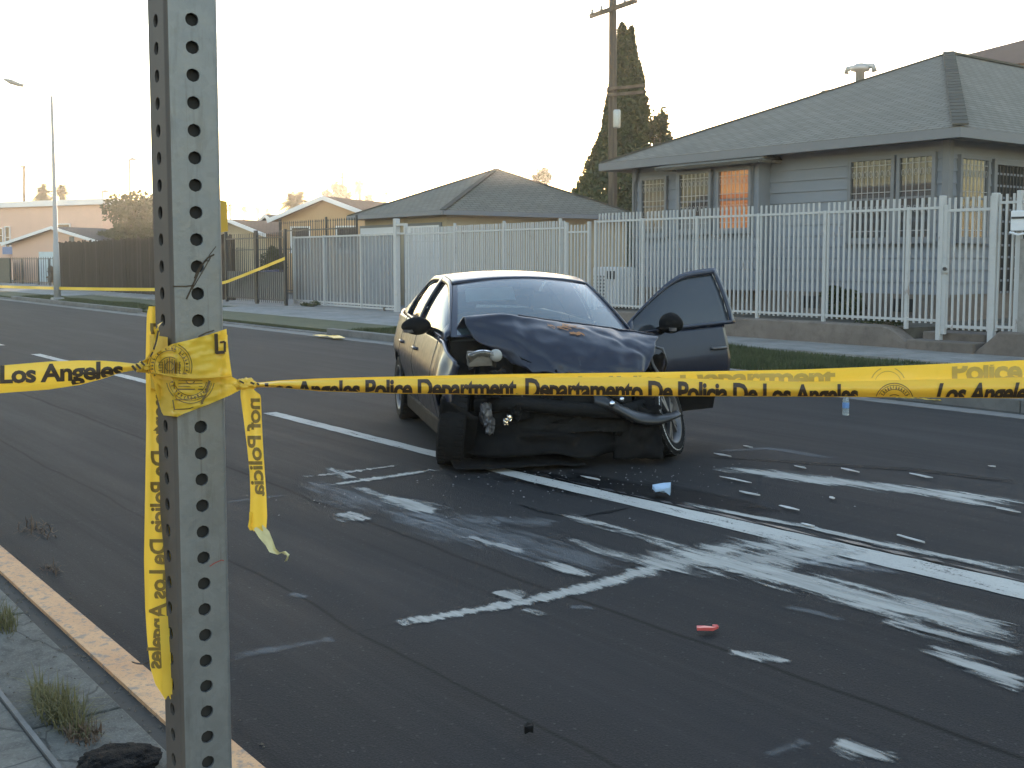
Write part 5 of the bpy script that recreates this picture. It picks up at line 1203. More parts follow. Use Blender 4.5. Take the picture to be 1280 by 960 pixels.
def ghcells(ts, s, keep, name, mat, out=0, parent=CAR, xf=None, solid=.02):
    m_ = MB(); nv = len(QS); idx = {}
    def vid(i, j):
        if (i, j) not in idx: p = gh(ts[i], QS[j], s, out); idx[(i, j)] = len(m_.v); m_.v.append(tuple(xf(p) if xf else p))
        return idx[(i, j)]
    for i in range(len(ts) - 1):
        for j in range(nv - 1):
            if keep((ts[i] + ts[i + 1]) / 2, (QS[j] + QS[j + 1]) / 2): m_.f.append((vid(i, j), vid(i + 1, j), vid(i + 1, j + 1), vid(i, j + 1)))
    return C(m_, name, mat, parent, smooth=True, solid=solid)
TS = sorted(set(lin(0, 1, 29) + [.07, .465, .49, .515, .80, .96]))
fwin_ = lambda t, q: .07 < t < .465 and .06 < q < .90
rwin_ = lambda t, q: .515 < t < .80 and .06 < q < .90
qwin_ = lambda t, q: False
FDOOR = lambda t, q: t < .49
for s in (-1, 1):
    ghcells(TS, s, (lambda t, q: not (fwin_(t, q) or rwin_(t, q))) if s < 0 else (lambda t, q: t >= .49 and not rwin_(t, q) or (q > .9 and t < .49)), 'side_pillar', M['paint'])
    if s < 0: ghcells(TS, s, fwin_, 'side_window', M['sglass'], -.008, solid=0)
    ghcells(TS, s, rwin_, 'side_window', M['sglass'], -.008, solid=0)
# windscreen, roof, rear screen, boot lid
def across(t, a, rise, bow=0): p = crv(DRIP, t); return Vector((p.x + bow * (1 - a * a), p.y * a, p.z + rise * (1 - a * a)))
AS = lin(-1, 1, 25)
tw_ = 2 / 7
def wsf(b, a): return across(tw_ * b, a, .02 + .035 * b, .17 * (1 - .55 * b))
C(MB().grid(wsf, lin(.05, .95, 12), [a * .935 for a in AS]), 'windscreen', M['wglass'], smooth=True)
wf_ = MB(); bs = [0, .05] + lin(.1, .9, 9) + [.95, 1.0]; as_ = [-1, -.935] + lin(-.8, .8, 13) + [.935, 1]
m_ = MB(); nv = len(as_); m_.v = [tuple(wsf(b, a)) for b in bs for a in as_]
for i in range(len(bs) - 1):
    for j in range(nv - 1):
        if i in (0, len(bs) - 2) or j in (0, nv - 2): k = i * nv + j; m_.f.append((k, k + nv, k + nv + 1, k + 1))
C(m_, 'windscreen_surround', M['paint'], smooth=True)
C(MB().grid(lambda t, a: across(t, a, .045, .077 * (1 - (t - tw_) / .3) if t < tw_ + .3 else 0), lin(tw_, 5.2 / 7, 18), AS), 'roof', M['paint'], smooth=True, solid=.012)
C(MB().grid(lambda t, a: across(t, a, .055 - .03 * (t - .743) / .257, -.10 * (t - .743) / .257), lin(5.2 / 7, 1, 9), [a * .95 for a in AS]), 'rear_screen', M['sglass'], smooth=True)
def boot(x, a): k = (-1.82 - x) / .4; return Vector((x - .1 * (1 - a * a), a * (.66 + .04 * k), 1.085 - .02 * k + .025 * (1 - a * a)))
C(MB().grid(boot, lin(-1.82, -2.2, 6), AS), 'boot_lid', M['paint'], smooth=True, solid=.02)
rb_ = MB(); rb_.grid(lambda z, a: Vector((-2.22 - .1 * (1 - a * a) - .06 * math.sin((z - .2) / .85 * 3.14), a * (.70 + .10 * math.sin(min(1, (1.05 - z) / .5) * 1.57)), z)), lin(1.06, .22, 10), AS); C(rb_, 'rear_bumper', M['paint'], smooth=True)
for s in (-1, 1):
    MB_ = MB().grid(lambda z, k: Vector((-2.215 + .02 * k - .05 * (1 - k), s * (.50 + .27 * k), z)), lin(.82, 1.0, 4), lin(0, 1, 6)); C(MB_, 'tail_lamp', plain('red_lamp_plastic', (.25, .01, .01), .3), smooth=True, solid=.02)
# side panels
panel(-1.12, -.262, -1, 'rear_door'); panel(-.254, .83, -1, 'front_door'); panel(-2.2, -1.128, -1, 'quarter_panel')
panel(-1.12, -.262, 1, 'rear_door'); panel(-2.2, -1.128, 1, 'quarter_panel')
def crush_r(p):                                            # right wing: kicked out and shortened towards the nose
    k = max(0, (p.x - 1.0)); q = p.copy(); q.x = min(p.x, 1.62) ; q.x -= .16 * k; q.y -= .05 * math.sin(k * 3) - .06 * k * k; q.z -= .13 * k * k; n = noise.noise_vector(p * 4) * .022 * min(1, k * 3); return q + n
panel(.838, 1.72, -1, 'front_wing', M['paint'], bend=crush_r, zh_=lambda x: zbelt(x) - .01)
def crush_l(p): k = max(0, p.x - .95); q = p.copy(); q.x -= .45 * k; q.y += .02 * k; q.z -= .22 * k * k; return q + noise.noise_vector(p * 5) * .04 * min(1, k * 4)
panel(.838, 1.55, 1, 'front_wing', M['paint'], bend=crush_l)
for s in (-1, 1):
    C(MB().box(-1.0, .95, s * .80 - .06, s * .80 + .06, .16, .30), 'sill', M['plastic'], bevel=.02)
    for xa in (1.32, -1.33):
        m_ = MB().grid(lambda a, k: Vector((xa + AR * math.cos(a), s * (.86 - .34 * k), .315 + AR * math.sin(a))), lin(1.5 if xa > 0 else -.35, math.pi + .35, 16), (0, 1)); C(m_, 'wheel_arch_liner', M['plastic'])
# floor, firewall, interior
C(MB().box(-2.1, .95, -.72, .72, .18, .26), 'floor_pan', M['plastic']); C(MB().box(.86, .95, -.76, .76, .22, .93), 'bulkhead', M['bay'])
C(MB().grid(lambda a, b: Vector((.92 - .55 * b, a * .73, .93 + .05 * math.sin(b * 2.4) - .03 * abs(a))), lin(-1, 1, 12), lin(0, 1, 8)), 'dashboard', plain('dashboard_plastic', (.035, .038, .04), .7), smooth=True, solid=.03)
C(MB().box(.32, .42, -.72, .72, .55, .93), 'dashboard_face', M['plastic'], bevel=.03)
wl = MB(); mt = Matrix.Translation((.2, .37, .86)) @ Matrix.Rotation(R(65), 4, 'Y'); wl.tube([mt @ Vector((.185 * math.cos(k / 20 * 6.283), .185 * math.sin(k / 20 * 6.283), 0)) for k in range(21)], .014, 8, False); wl.tube([mt @ Vector((-.18, 0, 0)), mt @ Vector((.18, 0, 0))], .015, 6); wl.tube([mt @ Vector((0, 0, 0)), mt @ Vector((0, .18, 0))], .015, 6); C(wl, 'steering_wheel', M['plastic'], smooth=True)
for y in (-.37, .37):
    se = C(MB().hexa([(-.35, y-.25, .3), (.2, y-.25, .32), (.2, y+.25, .32), (-.35, y+.25, .3), (-.35, y-.25, .5), (.2, y-.24, .54), (.2, y+.24, .54), (-.35, y+.25, .5)]), 'front_seat', M['seat'], bevel=.05)
    C(MB().hexa([(-.42, y-.25, .48), (-.26, y-.25, .48), (-.26, y+.25, .48), (-.42, y+.25, .48), (-.62, y-.2, 1.08), (-.50, y-.2, 1.08), (-.50, y+.2, 1.08), (-.62, y+.2, 1.08)]), 'seat_back', M['seat'], se, bevel=.04)
    C(MB().hexa([(-.64, y-.12, 1.12), (-.54, y-.12, 1.12), (-.54, y+.12, 1.12), (-.64, y+.12, 1.12), (-.68, y-.11, 1.28), (-.59, y-.11, 1.28), (-.59, y+.11, 1.28), (-.68, y+.11, 1.28)]), 'headrest', M['seat'], se, bevel=.03)
C(MB().hexa([(-1.3, -.62, .5), (-1.1, -.62, .5), (-1.1, .62, .5), (-1.3, .62, .5), (-1.5, -.58, 1.05), (-1.38, -.58, 1.05), (-1.38, .58, 1.05), (-1.5, .58, 1.05)]), 'rear_seat', M['seat'], bevel=.04)
C(MB().tube([(.12, 0, 1.37), (.16, 0, 1.33)], .012, 6), 'mirror_stalk', M['plastic']); C(MB().box(.15, .18, -.12, .12, 1.26, 1.33), 'rear_view_mirror', M['plastic'], bevel=.012)
C(MB().hexa([(.30, -.52, 1.22), (.30, -.08, 1.235), (.17, -.08, 1.345), (.17, -.50, 1.33), (.31, -.52, 1.225), (.31, -.08, 1.24), (.18, -.08, 1.35), (.18, -.50, 1.335)]), 'sun_visor', plain('pale_visor', (.5, .52, .52), .9))
# door mirrors
def mirror(s, c, xf=lambda p: p, parent=CAR):
    m_ = bmesh.new(); bmesh.ops.create_icosphere(m_, subdivisions=4, radius=1); cx, cy, cz = c
    for v in m_.verts:
        p = v.co.copy(); p.x = max(-.5, p.x); k = 1 - .22 * max(0, s * p.y); v.co = xf(Vector((cx + p.x * .085 * k, cy + p.y * .125, cz + (p.z * .085 if p.z > 0 else p.z * .07) * k)))
    me = bpy.data.meshes.new('door_mirror'); m_.to_mesh(me); m_.free(); me.polygons.foreach_set('use_smooth', [True] * len(me.polygons)); me.materials.append(M['plastic']); o = bpy.data.objects.new('door_mirror', me); put(o, parent, False)
    t_ = MB(); t_.grid(lambda y, z: xf(Vector((cx + .088 * math.cos(y * .9) - .006, cy + s * (.02 + .05 * (y + 1)) , cz - .033 + z * .012))), lin(-.9, .9, 8), (-1, 1)); C(t_, 'indicator_strip', M['rim'], o)
    a = xf(Vector((cx - .02, cy - s * .1, cz - .03))); b = xf(Vector((cx - .02, cy - s * .17, cz - .06))); C(MB().tube([a, b], [.035, .04], 8), 'mirror_arm', M['plastic'], o); return o
mirror(-1, (.56, -.985, 1.03))
# handles on the shut side
for x in (-.12, -.98):
    y = -side_y(x, .80) - .02; h_ = MB().tube([(x - .1, y + .02, .80), (x - .08, y - .015, .80), (x + .08, y - .015, .80), (x + .1, y + .02, .80)], .014, 8); C(h_, 'door_handle', M['paint'], smooth=True)
C(MB().lathe([(0, .006), (.075, .006), (.08, 0)], 16, Matrix.Translation((-1.62, -side_y(-1.62, .84) + .012, .84)) @ Matrix.Rotation(R(-90), 4, 'X') @ Matrix.Rotation(math.pi, 4, 'X')), 'fuel_flap', M['paint'])
# open driver door, swung about its hinge
HG = Vector((.83, .84, 0)); ANG = R(66)
ROT = Matrix.Translation(HG) @ Matrix.Rotation(-ANG, 4, 'Z') @ Matrix.Translation(-HG)
def xf(p): p = Vector(p); p.z += .17 * max(0, p.z - .97); return ROT @ p
dr = panel(-.254, .83, 1, 'open_door', zl=.42, bend=lambda p: xf(p)); dr['label'] = 'driver door standing wide open'
ghcells(TS, 1, lambda t, q: .03 < t < .49 and not fwin_(t, q), 'window_frame', M['paint'], .004, dr, xf)
ghcells(TS, 1, fwin_, 'door_glass', M['sglass'], -.004, dr, xf, 0)
inn = MB().grid(lambda x, v: xf(Vector((x, side_y(x, .25 + .6 * v) - .07, .24 + (zbelt(x) - .26) * v))), lin(-.22, .80, 10), lin(0, 1, 6)); C(inn, 'door_trim', M['plastic'], dr)
mirror(1, (.56, .985, 1.03), xf, dr)
y = side_y(-.12, .8) + .02; C(MB().tube([xf(p) for p in ((-.22, y - .02, .80), (-.20, y + .015, .80), (-.04, y + .015, .80), (-.02, y - .02, .80))], .015, 8), 'door_handle', M['rim'], dr, smooth=True)
C(MB().grid(lambda x, v: xf(Vector((x, side_y(x, .74) + .006 , .735 + .012 * v))), lin(-.25, .6, 10), (0, 1)), 'swage_line', M['paint'], dr)

# crumpled bonnet: control net (rows rear to front, columns right to left of the car)
NET = [[(.80, -.72, .93), (.80, -.40, .955), (.85, -.05, .96), (.85, .30, .955), (.84, .60, .945), (.82, .80, .93)],
       [(.86, -.70, 1.03), (.88, -.40, 1.06), (.92, -.05, 1.03), (.92, .30, 1.01), (.92, .60, .985), (.95, .82, .955)],
       [(.96, -.66, 1.13), (1.0, -.36, 1.155), (1.02, -.02, 1.105), (1.04, .30, 1.06), (1.08, .62, 1.015), (1.18, .90, .965)],
       [(1.06, -.66, 1.08), (1.14, -.34, 1.10), (1.18, -.02, 1.06), (1.22, .30, 1.02), (1.26, .62, .97), (1.30, .84, .93)],
       [(1.16, -.60, .96), (1.30, -.30, .99), (1.36, .0, .96), (1.40, .32, .93), (1.42, .62, .90), (1.40, .80, .87)],
       [(1.26, -.44, .86), (1.42, -.26, .86), (1.50, .02, .845), (1.54, .34, .82), (1.54, .60, .81), (1.48, .74, .80)],
       [(1.36, -.36, .79), (1.50, -.22, .74), (1.58, .04, .725), (1.62, .34, .71), (1.60, .58, .715), (1.54, .68, .73)]]
def net(u, v):
    def ev(row, c):
        i = min(int(c), len(row) - 2); k = c - i; p = [Vector(row[max(0, i-1)]), Vector(row[i]), Vector(row[i+1]), Vector(row[min(len(row)-1, i+2)])]
        return .5 * ((2*p[1]) + (p[2]-p[0])*k + (2*p[0]-5*p[1]+4*p[2]-p[3])*k*k + (3*p[1]-p[0]-3*p[2]+p[3])*k**3)
    return ev([ev(r_, v * 5) for r_ in NET], u * 6)
def hoodf(u, v):
    p = net(u, v); n1 = abs(noise.noise(Vector((v * 7, u * 5, 1)))) ; n2 = noise.noise(Vector((v * 18, u * 14, 4)))
    for (ua, va), (ub, vb), dd in (((.3, .80), (1.0, .70), .03), ((.33, .30), (1.0, .20), .034), ((.45, .02), (.95, .36), .03), ((.36, .55), (.8, .9), .018), ((.5, .62), (1.0, .45), .02)):
        k_ = min(1, max(0, (u - ua) / (ub - ua))); w_ = abs(v - (va + (vb - va) * k_)); fade = min(1, max(0, (u - ua) * 8)); p += Vector((-.5, 0, -.8)) * dd * .6 * max(0, 1 - w_ / .045) * fade
    p.z += -.03 * n1 * (.3 + .7 * u) * .7 + .002 * n2; p.x += .008 * n2 * u + .02 * noise.noise(Vector((v * 6, u * 9, 8))); return p
hood = C(MB().grid(hoodf, lin(0, 1, 46), lin(0, 1, 60)), 'bonnet', M['hoodp'], smooth=True, solid=-.012); hood['label'] = 'buckled navy bonnet with scrapes'
rl = MB(); rl.tube([hoodf(.335, v) + Vector((0, 0, .004)) for v in lin(.28, .97, 24)], .008, 6); C(rl, 'bonnet_crease', M['hoodp'], hood, smooth=True)
sc1 = MB(); rr = random.Random(2)
for k in range(9):
    u0 = rr.uniform(.42, .58); v0 = rr.uniform(.36, .52); m2 = [(u0 + rr.uniform(-.02, .02), v0 + t) for t in lin(0, rr.uniform(.03, .09), 5)]; w = rr.uniform(.004, .012)
    for (a, b), (c, d) in zip(m2, m2[1:]): sc1.add([hoodf(a - w, b) + Vector((.006, 0, .006)), hoodf(c - w, d) + Vector((.006, 0, .006)), hoodf(c + w, d) + Vector((.006, 0, .006)), hoodf(a + w, b) + Vector((.006, 0, .006))], [(0, 1, 2, 3)])
C(sc1, 'rust_scrape', plain('orange_scrape', (.30, .12, .03), .6, var=.4, scale=40), hood, fix=False)
# torn paint scrape outlining the fold at the bonnet's right-hand edge

# engine bay wreckage
def lump(name, c, r, seed, mat, parent=CAR, amp=.35, sub=3, rot=0):
    m_ = bmesh.new(); bmesh.ops.create_cube(m_, size=2); bmesh.ops.subdivide_edges(m_, edges=m_.edges[:], cuts=6, use_grid_fill=True)
    rm = Matrix.Rotation(rot, 3, 'Z')
    for v in m_.verts:
        p = v.co.copy(); n = noise.noise_vector(p * 1.3 + Vector((seed, 0, 0))) * amp + noise.noise_vector(p * 4 + Vector((seed, 7, 0))) * amp * .35; p += n
        v.co = Vector(c) + rm @ Vector((p.x * r[0], p.y * r[1], p.z * r[2]))
    me = bpy.data.meshes.new(name); m_.to_mesh(me); m_.free(); me.materials.append(mat); o = bpy.data.objects.new(name, me); return put(o, parent, False)
lump('engine_block', (1.18, .05, .55), (.24, .36, .26), 2, M['bay']); lump('gearbox', (1.15, .48, .45), (.2, .2, .18), 4, M['bay'])
lump('battery', (1.18, -.46, .70), (.12, .13, .12), 6, M['plastic'], amp=.1)
rad = MB().grid(lambda y, z: Vector((1.50 + .10 * math.sin(y * 3 + 1) * (1 - z) + .04 * noise.noise(Vector((y * 5, z * 5, 0))), y, .26 + .42 * z)), lin(-.55, .55, 24), lin(0, 1, 12)); C(rad, 'radiator', M['bay'], solid=.04)
sup = MB().tube([(1.42, -.62, .70), (1.55, -.3, .66), (1.62, .1, .70), (1.6, .45, .64), (1.46, .68, .66)], .028, 8); C(sup, 'radiator_support', M['bay'], smooth=True)
cb = MB(); cb.tube([(1.45, -.66, .47), (1.60, -.35, .50), (1.68, 0, .46), (1.66, .4, .42), (1.52, .66, .44)], .055, 8); C(cb, 'crash_beam', M['bay'], smooth=True)
# torn bumper skin
def bump_skin(y, z):
    k = y / .8; x = 1.66 - .26 * k * k - .12 * z + .06 * noise.noise(Vector((y * 4, z * 3, 2))); return Vector((x + .05 * math.sin(y * 9) * (1 - z), y, .10 + .32 * z + .06 * noise.noise(Vector((y * 3, z * 2, 7)))))
C(MB().grid(bump_skin, lin(-.80, .42, 40), lin(0, 1, 14)), 'bumper_skin', M['plastic'], smooth=True, solid=.006)
DPTS = [(1.66, .22, .52), (1.72, .32, .485), (1.74, .44, .43), (1.74, .57, .375), (1.73, .72, .35), (1.70, .84, .37), (1.64, .92, .395)]
def dropf(s, k):
    p = crv(DPTS, s); h = .055 - .042 * s; return Vector((p.x - .05 * k * k - .02 * math.sin(k * 2), p.y, p.z + h * k + .008 * math.sin(s * 11 + k)))
dp = C(MB().grid(dropf, lin(0, 1, 34), lin(-1, 1, 9)), 'hanging_bumper_corner', plain('scuffed_bumper_plastic', (.020, .021, .022), .35, var=.3, scale=20), smooth=True, solid=.012); dp['label'] = 'torn bumper corner drooping over the loose front wheel'
for p, r_ in (((1.76, .33, .50), .026), ((1.75, .41, .53), .02)): C(MB().lathe([(0, r_ * .5), (r_ * .6, r_ * .45), (r_, 0), (r_ * .7, -.02)], 14, Matrix.Translation(p) @ Matrix.Rotation(R(80), 4, 'Y')), 'fog_lamp', M['chrome'], smooth=True)
# dark torn wing stub above the loose wheel
stub = MB().grid(lambda s, k: Vector((1.28 - .2 * k + .03 * noise.noise(Vector((s * 5, k * 5, 3))), .66 + .27 * s, .82 - .38 * k * (.6 + .4 * s) + .03 * noise.noise(Vector((s * 6, k * 6, 1))))), lin(0, 1, 12), lin(0, 1, 10)); C(stub, 'wing_remnant', M['plastic'], smooth=True, solid=.008)
C(MB().tube([(1.12, .80, .90), (1.20, .94, .86), (1.16, .99, .74), (1.06, 1.0, .64)], .012, 6), 'bent_trim', M['rim'], smooth=True)
# right headlamp torn loose with its bulb bowl
hl = C(MB().grid(lambda s, k: Vector((1.46 - .10 * k + .03 * noise.noise(Vector((s * 4, k * 4, 0))), -.72 + .22 * s + .02 * k, .87 - .11 * k + .03 * math.sin(s * 3))), lin(0, 1, 8), lin(0, 1, 6)), 'headlamp', M['lampglass'], smooth=True, solid=.03)
C(MB().lathe([(.05, 0), (.045, .02), (.02, .035), (0, .036)], 16, Matrix.Translation((1.45, -.50, .855)) @ Matrix.Rotation(R(70), 4, 'Y')), 'bulb_bowl', plain('lamp_reflector', (.30, .29, .26), .4, var=.2), hl, smooth=True)
C(lump('reflector_box', (1.41, -.62, .83), (.04, .09, .055), 9, plain('lamp_inner', (.12, .10, .075), .6), amp=.15) and MB().tube([(1.44, -.66, .70), (1.45, -.60, .69)], .008, 5), 'bracket', M['chrome'], hl)
for (p, seed) in (((1.64, -.44, .40), 3), ((1.65, -.47, .375), 5)): lump('chrome_badge' if seed == 3 else 'broken_clip', p, (.012, .016, .022), seed, M['chrome'], amp=.25)
lump('broken_bracket', (1.55, -.60, .42), (.04, .035, .07), 21, M['rim'], amp=.6); lump('broken_bracket', (1.55, -.57, .33), (.03, .03, .05), 23, M['rim'], amp=.7)
rr = random.Random(12)
for k in range(26):
    y = rr.uniform(-.62, .62); z = rr.uniform(.22, .72); x = rr.uniform(1.36, 1.58)
    lump('wreck_fragment', (x, y, z), (rr.uniform(.02, .06), rr.uniform(.03, .12), rr.uniform(.015, .06)), k * 3.1, rr.choice([M['bay'], M['plastic'], M['plastic']]), amp=.5, rot=rr.uniform(-1, 1))
for k in range(7):
    y = rr.uniform(-.5, .5); P = [Vector((1.5 + rr.uniform(-.05, .12), y + rr.uniform(-.15, .15) * j, .72 - .12 * j + rr.uniform(-.04, .04))) for j in range(4)]; C(MB().tube(P, .008, 5), 'loose_wire', M['plastic'], smooth=True)
C(MB().tube([(1.60, -.33, .60), (1.62, -.335, .50)], .003, 4), 'loose_wire', M['rim'])
# under-tray scraping the road
C(MB().grid(lambda s, k: Vector((1.30 + .42 * k, -.86 + 1.0 * s, .035 + .03 * (1 - k) + .02 * noise.noise(Vector((s * 6, k * 3, 0))))), lin(0, 1, 20), lin(0, 1, 8)), 'splash_shield', M['plastic'], smooth=True, solid=.006)
C(MB().grid(lambda s, k: Vector((1.40 + .2 * k, -.95 + .28 * s, .06 + .50 * k * (1 - .3 * s) + .03 * noise.noise(Vector((s * 4, k * 5, 2))))), lin(0, 1, 12), lin(0, 1, 12)), 'torn_arch_liner', M['plastic'], smooth=True, solid=.006)

C(MB().grid(lambda s, k: Vector((1.58 + .14 * s - .05 * k + .04 * noise.noise(Vector((s * 4, k * 4, 5))), .40 + .36 * s + .03 * noise.noise(Vector((s * 3, k * 6, 1))), .05 + .40 * k + .05 * noise.noise(Vector((s * 5, k * 2, 8))))), lin(0, 1, 16), lin(0, 1, 14)), 'torn_arch_liner', M['plastic'], smooth=True, solid=.006)
# wheels
def wheel(M4, name='wheel', damaged=False):
    e = bpy.data.objects.new(name, None); e.empty_display_size = .1; COL.objects.link(e); e.parent = CAR; e.matrix_local = M4
    ty = MB().lathe([(.20, -.085), (.225, -.10), (.285, -.105), (.306, -.09), (.313, -.05), (.315, 0), (.313, .05), (.306, .09), (.285, .105), (.225, .10), (.20, .085)], 40); tr_ = ty
    for k in range(40):
        a = k / 40 * 6.283; 
        for w in (-.06, .06): tr_.hexa([Matrix.Rotation(a + da, 3, 'Z') @ Vector((r_, 0, z)) for z in (w - .03, w + .03) for r_, da in ((.308, -.05), (.319, -.05), (.319, .05), (.308, .05))])
    C(ty, 'tyre', M['rubber'], e)
    rm = MB().lathe([(.205, -.09), (.20, -.07), (.185, -.05), (.18, .05), (.19, .075), (.215, .10), (.222, .102), (.226, .09)], 36); C(rm, 'rim', M['rim'], e, smooth=True)
    sp = MB()
    for k in range(5):
        a = k / 5 * 6.283
        for d_ in (-.16, .16):
            c, s_ = math.cos(a), math.sin(a); c2, s2 = math.cos(a + d_), math.sin(a + d_); sp.bar((c * .045, s_ * .045, .075), (c2 * .195, s2 * .195, .06), .032, .03, (0, 0, 1))
    C(sp, 'spoke', M['rim'], e); C(MB().lathe([(0, .085), (.045, .085), (.06, .06), (.06, .0), (0, 0)], 16), 'hub', M['plastic'], e, smooth=True)
    C(MB().lathe([(.06, -.02), (.14, -.02), (.14, .0), (.06, 0)], 20), 'brake_disc', M['bay'], e)
    if damaged:
        g_ = MB(); rr = random.Random(5)
        for k in range(50):
            a = k * .1257; a2 = a + .11; w = rr.uniform(.010, .022); g_.add([Matrix.Rotation(q, 3, 'Z') @ Vector((r_, 0, .1085 - (.02 if r_ > .29 else .0))) for q, r_ in ((a, .272), (a2, .272), (a2, .285 + w), (a, .285 + w))], [(0, 1, 2, 3)])
        C(g_, 'scuffed_sidewall', plain('pale_scuff', (.50, .50, .49), .8, var=.3, scale=60), e)
    return e
def WM(x, y, z, s, steer=0, camber=0): return Matrix.Translation((x, y, z)) @ Matrix.Rotation(steer, 4, 'Z') @ Matrix.Rotation(-s * math.pi / 2 + camber, 4, 'X')
wheel(WM(-1.33, -.80, .315, -1)); wheel(WM(-1.33, .80, .315, 1))
wheel(WM(1.30, -.80, .315, -1, R(-14), R(-6)))
w4 = wheel(WM(1.36, .86, .318, 1, R(-38), R(14)), damaged=True); w4['label'] = 'front wheel knocked askew with scuffed sidewall'
# ------------------------------------------------------------------ litter and debris
b = G(1057, 519); bt = thing('water_bottle', 'clear plastic water bottle with blue label standing in the far lane', 'bottle', b)
mt = Matrix.Translation(b); gm = N('bottle_plastic'); gm.set(Base_Color=(.8, .88, .9), Roughness=.1, Transmission_Weight=.8, IOR=1.2)
MB().lathe([(0, .002), (.03, .003), (.033, .012), (.031, .05), (.033, .07), (.031, .12), (.033, .14), (.028, .165), (.013, .19), (.012, .20)], 20, mt).build('bottle_body', gm.m, bt, smooth=True)
MB().lathe([(.0335, .075), (.0338, .08), (.0338, .125), (.0335, .13)], 20, mt).build('paper_label', plain('blue_label', (.12, .25, .5), .5, var=.3, scale=40), bt, smooth=True); MB().lathe([(.0145, .195), (.0145, .212), (0, .213)], 16, mt).build('cap', M['doorwhite'], bt, smooth=True)
def shard(name, label, px, py, lw, mat, seed, th=.004, group=None, cat='fragment', rot=None, zlift=0):
    rnd = random.Random(seed); c = G(px, py); n = 7; a0 = rnd.uniform(0, 6.28) if rot is None else rot; poly = []
    for k in range(n):
        a = k / n * 6.283; r_ = rnd.uniform(.7, 1.15); x = math.cos(a) * lw[0] * r_; y = math.sin(a) * lw[1] * r_; poly.append((c.x + x * math.cos(a0) - y * math.sin(a0), c.y + x * math.sin(a0) + y * math.cos(a0)))
    m_ = MB(); z0 = .0095 + zlift; m_.add([(p[0], p[1], z0 + rnd.uniform(0, th)) for p in poly] + [(p[0], p[1], z0 + th + rnd.uniform(0, th)) for p in poly] , [tuple(range(n)), tuple(range(2*n-1, n-1, -1))] + [(i, (i+1) % n, n + (i+1) % n, n + i) for i in range(n)])
    return m_.build(name, mat, None, label=label, cat=cat, group=group)
RED = plain('red_lens_plastic', (.55, .09, .08), .35, var=.15)
shard('lens_fragment', 'larger red plastic lens fragment on the near lane', 884, 792, (.05, .02), RED, 3, .012, rot=.9)
shard('lens_fragment', 'tiny red plastic chip beside the larger red fragment', 894, 788, (.018, .008), RED, 4, .008, rot=.7)
bl = shard('crumpled_wrapper', 'small crumpled pale blue wrapper on the lane line crack', 827, 621, (.06, .045), plain('pale_blue_foil', (.30, .42, .55), .4), 5, .045, cat='litter')
shard('black_fragment', 'small black rubber fragment at the bottom of the road', 662, 921, (.025, .015), M['plastic'], 6, .02)
WS = plain('white_plastic_shard', (.42, .42, .40), .6)
for i, (x, y, l) in enumerate(((904, 571, .10), (920, 602, .16), (937, 619, .09), (988, 638, .10), (1137, 676, .12), (1062, 590, .12), (1150, 597, .10), (738, 600, .12), (1240, 585, .03), (1262, 641, .1), (1000, 586, .07), (1040, 625, .03), (935, 560, .05), (1010, 659, .05))):
    shard('bumper_shard', ['thin white bumper shard right of the loose wheel', 'long thin white shard past the lane line', 'small white shard below the long one', 'white shard just past the lane line', 'thin white shard near the lane line at right', 'white sliver above the far powder drift', 'white sliver further right above the far drift', 'white shard in front of the wreck by the lane line', 'tiny pale chip on the far lane at right', 'pale shard under the far drift at the right edge', 'small white sliver left end of the far drift', 'tiny white chip below the far drift', 'tiny white sliver nearest the loose wheel', 'stubby white shard beside the lane line'][i], x, y, (l, .014), WS, 40 + i, .006, 'white shards on the far lane', rot=-.05 + .1 * math.sin(i))
# loose tape lying about
def ground_tape(name, label, pts, w, seed):
    m_ = MB(); P = [G(x, y, .02) for x, y in pts]; n = 30
    def ev(t): c = t * (len(P) - 1); i = min(int(c), len(P) - 2); return P[i].lerp(P[i + 1], c - i)
    m_.grid(lambda t, k: ev(t) + Vector((.03 * k, w * k, .02 + .03 * abs(noise.noise(Vector((t * 9, k, seed)))))), lin(0, 1, n), lin(-1, 1, 4)); m_.build(name, TM, None, smooth=True, fix=False, label=label, cat='tape')
ground_tape('loose_tape', 'strip of yellow tape lying in the far gutter at right', [(1090, 497), (1130, 500), (1180, 503)], .03, 1)
ground_tape('loose_tape', 'crumpled scrap of yellow tape on the road before the driveway', [(398, 420), (408, 421.5), (416, 421), (424, 424)], .12, 2)
# black rag on the near sidewalk, weeds, leaf, twigs
rag = G(146, 958, .15); t = thing('black_bag', 'crumpled black bag lying on the near sidewalk beside the post', 'bag', rag)
m_ = bmesh.new(); bmesh.ops.create_icosphere(m_, subdivisions=5, radius=1)
for v in m_.verts:
    p = v.co.copy(); k = 1 + .22 * noise.noise(p * 2.3) - .16 * abs(noise.noise(p * 5)) - .08 * abs(noise.noise(p * 11)); p *= k; p.z = max(p.z, -.3); v.co = rag + RT * p.x * .115 + Vector((VD.x, VD.y, 0)) * p.y * .12 + ZZ * (p.z * .032 + .009)
me = bpy.data.meshes.new('bag_body'); m_.to_mesh(me); m_.free(); me.materials.append(plain('black_cloth', (.004, .004, .0045), .9, var=.3, scale=30, bump=.6, spec=.15)); me.polygons.foreach_set('use_smooth', [True] * len(me.polygons)); put(bpy.data.objects.new('bag_body', me), t)
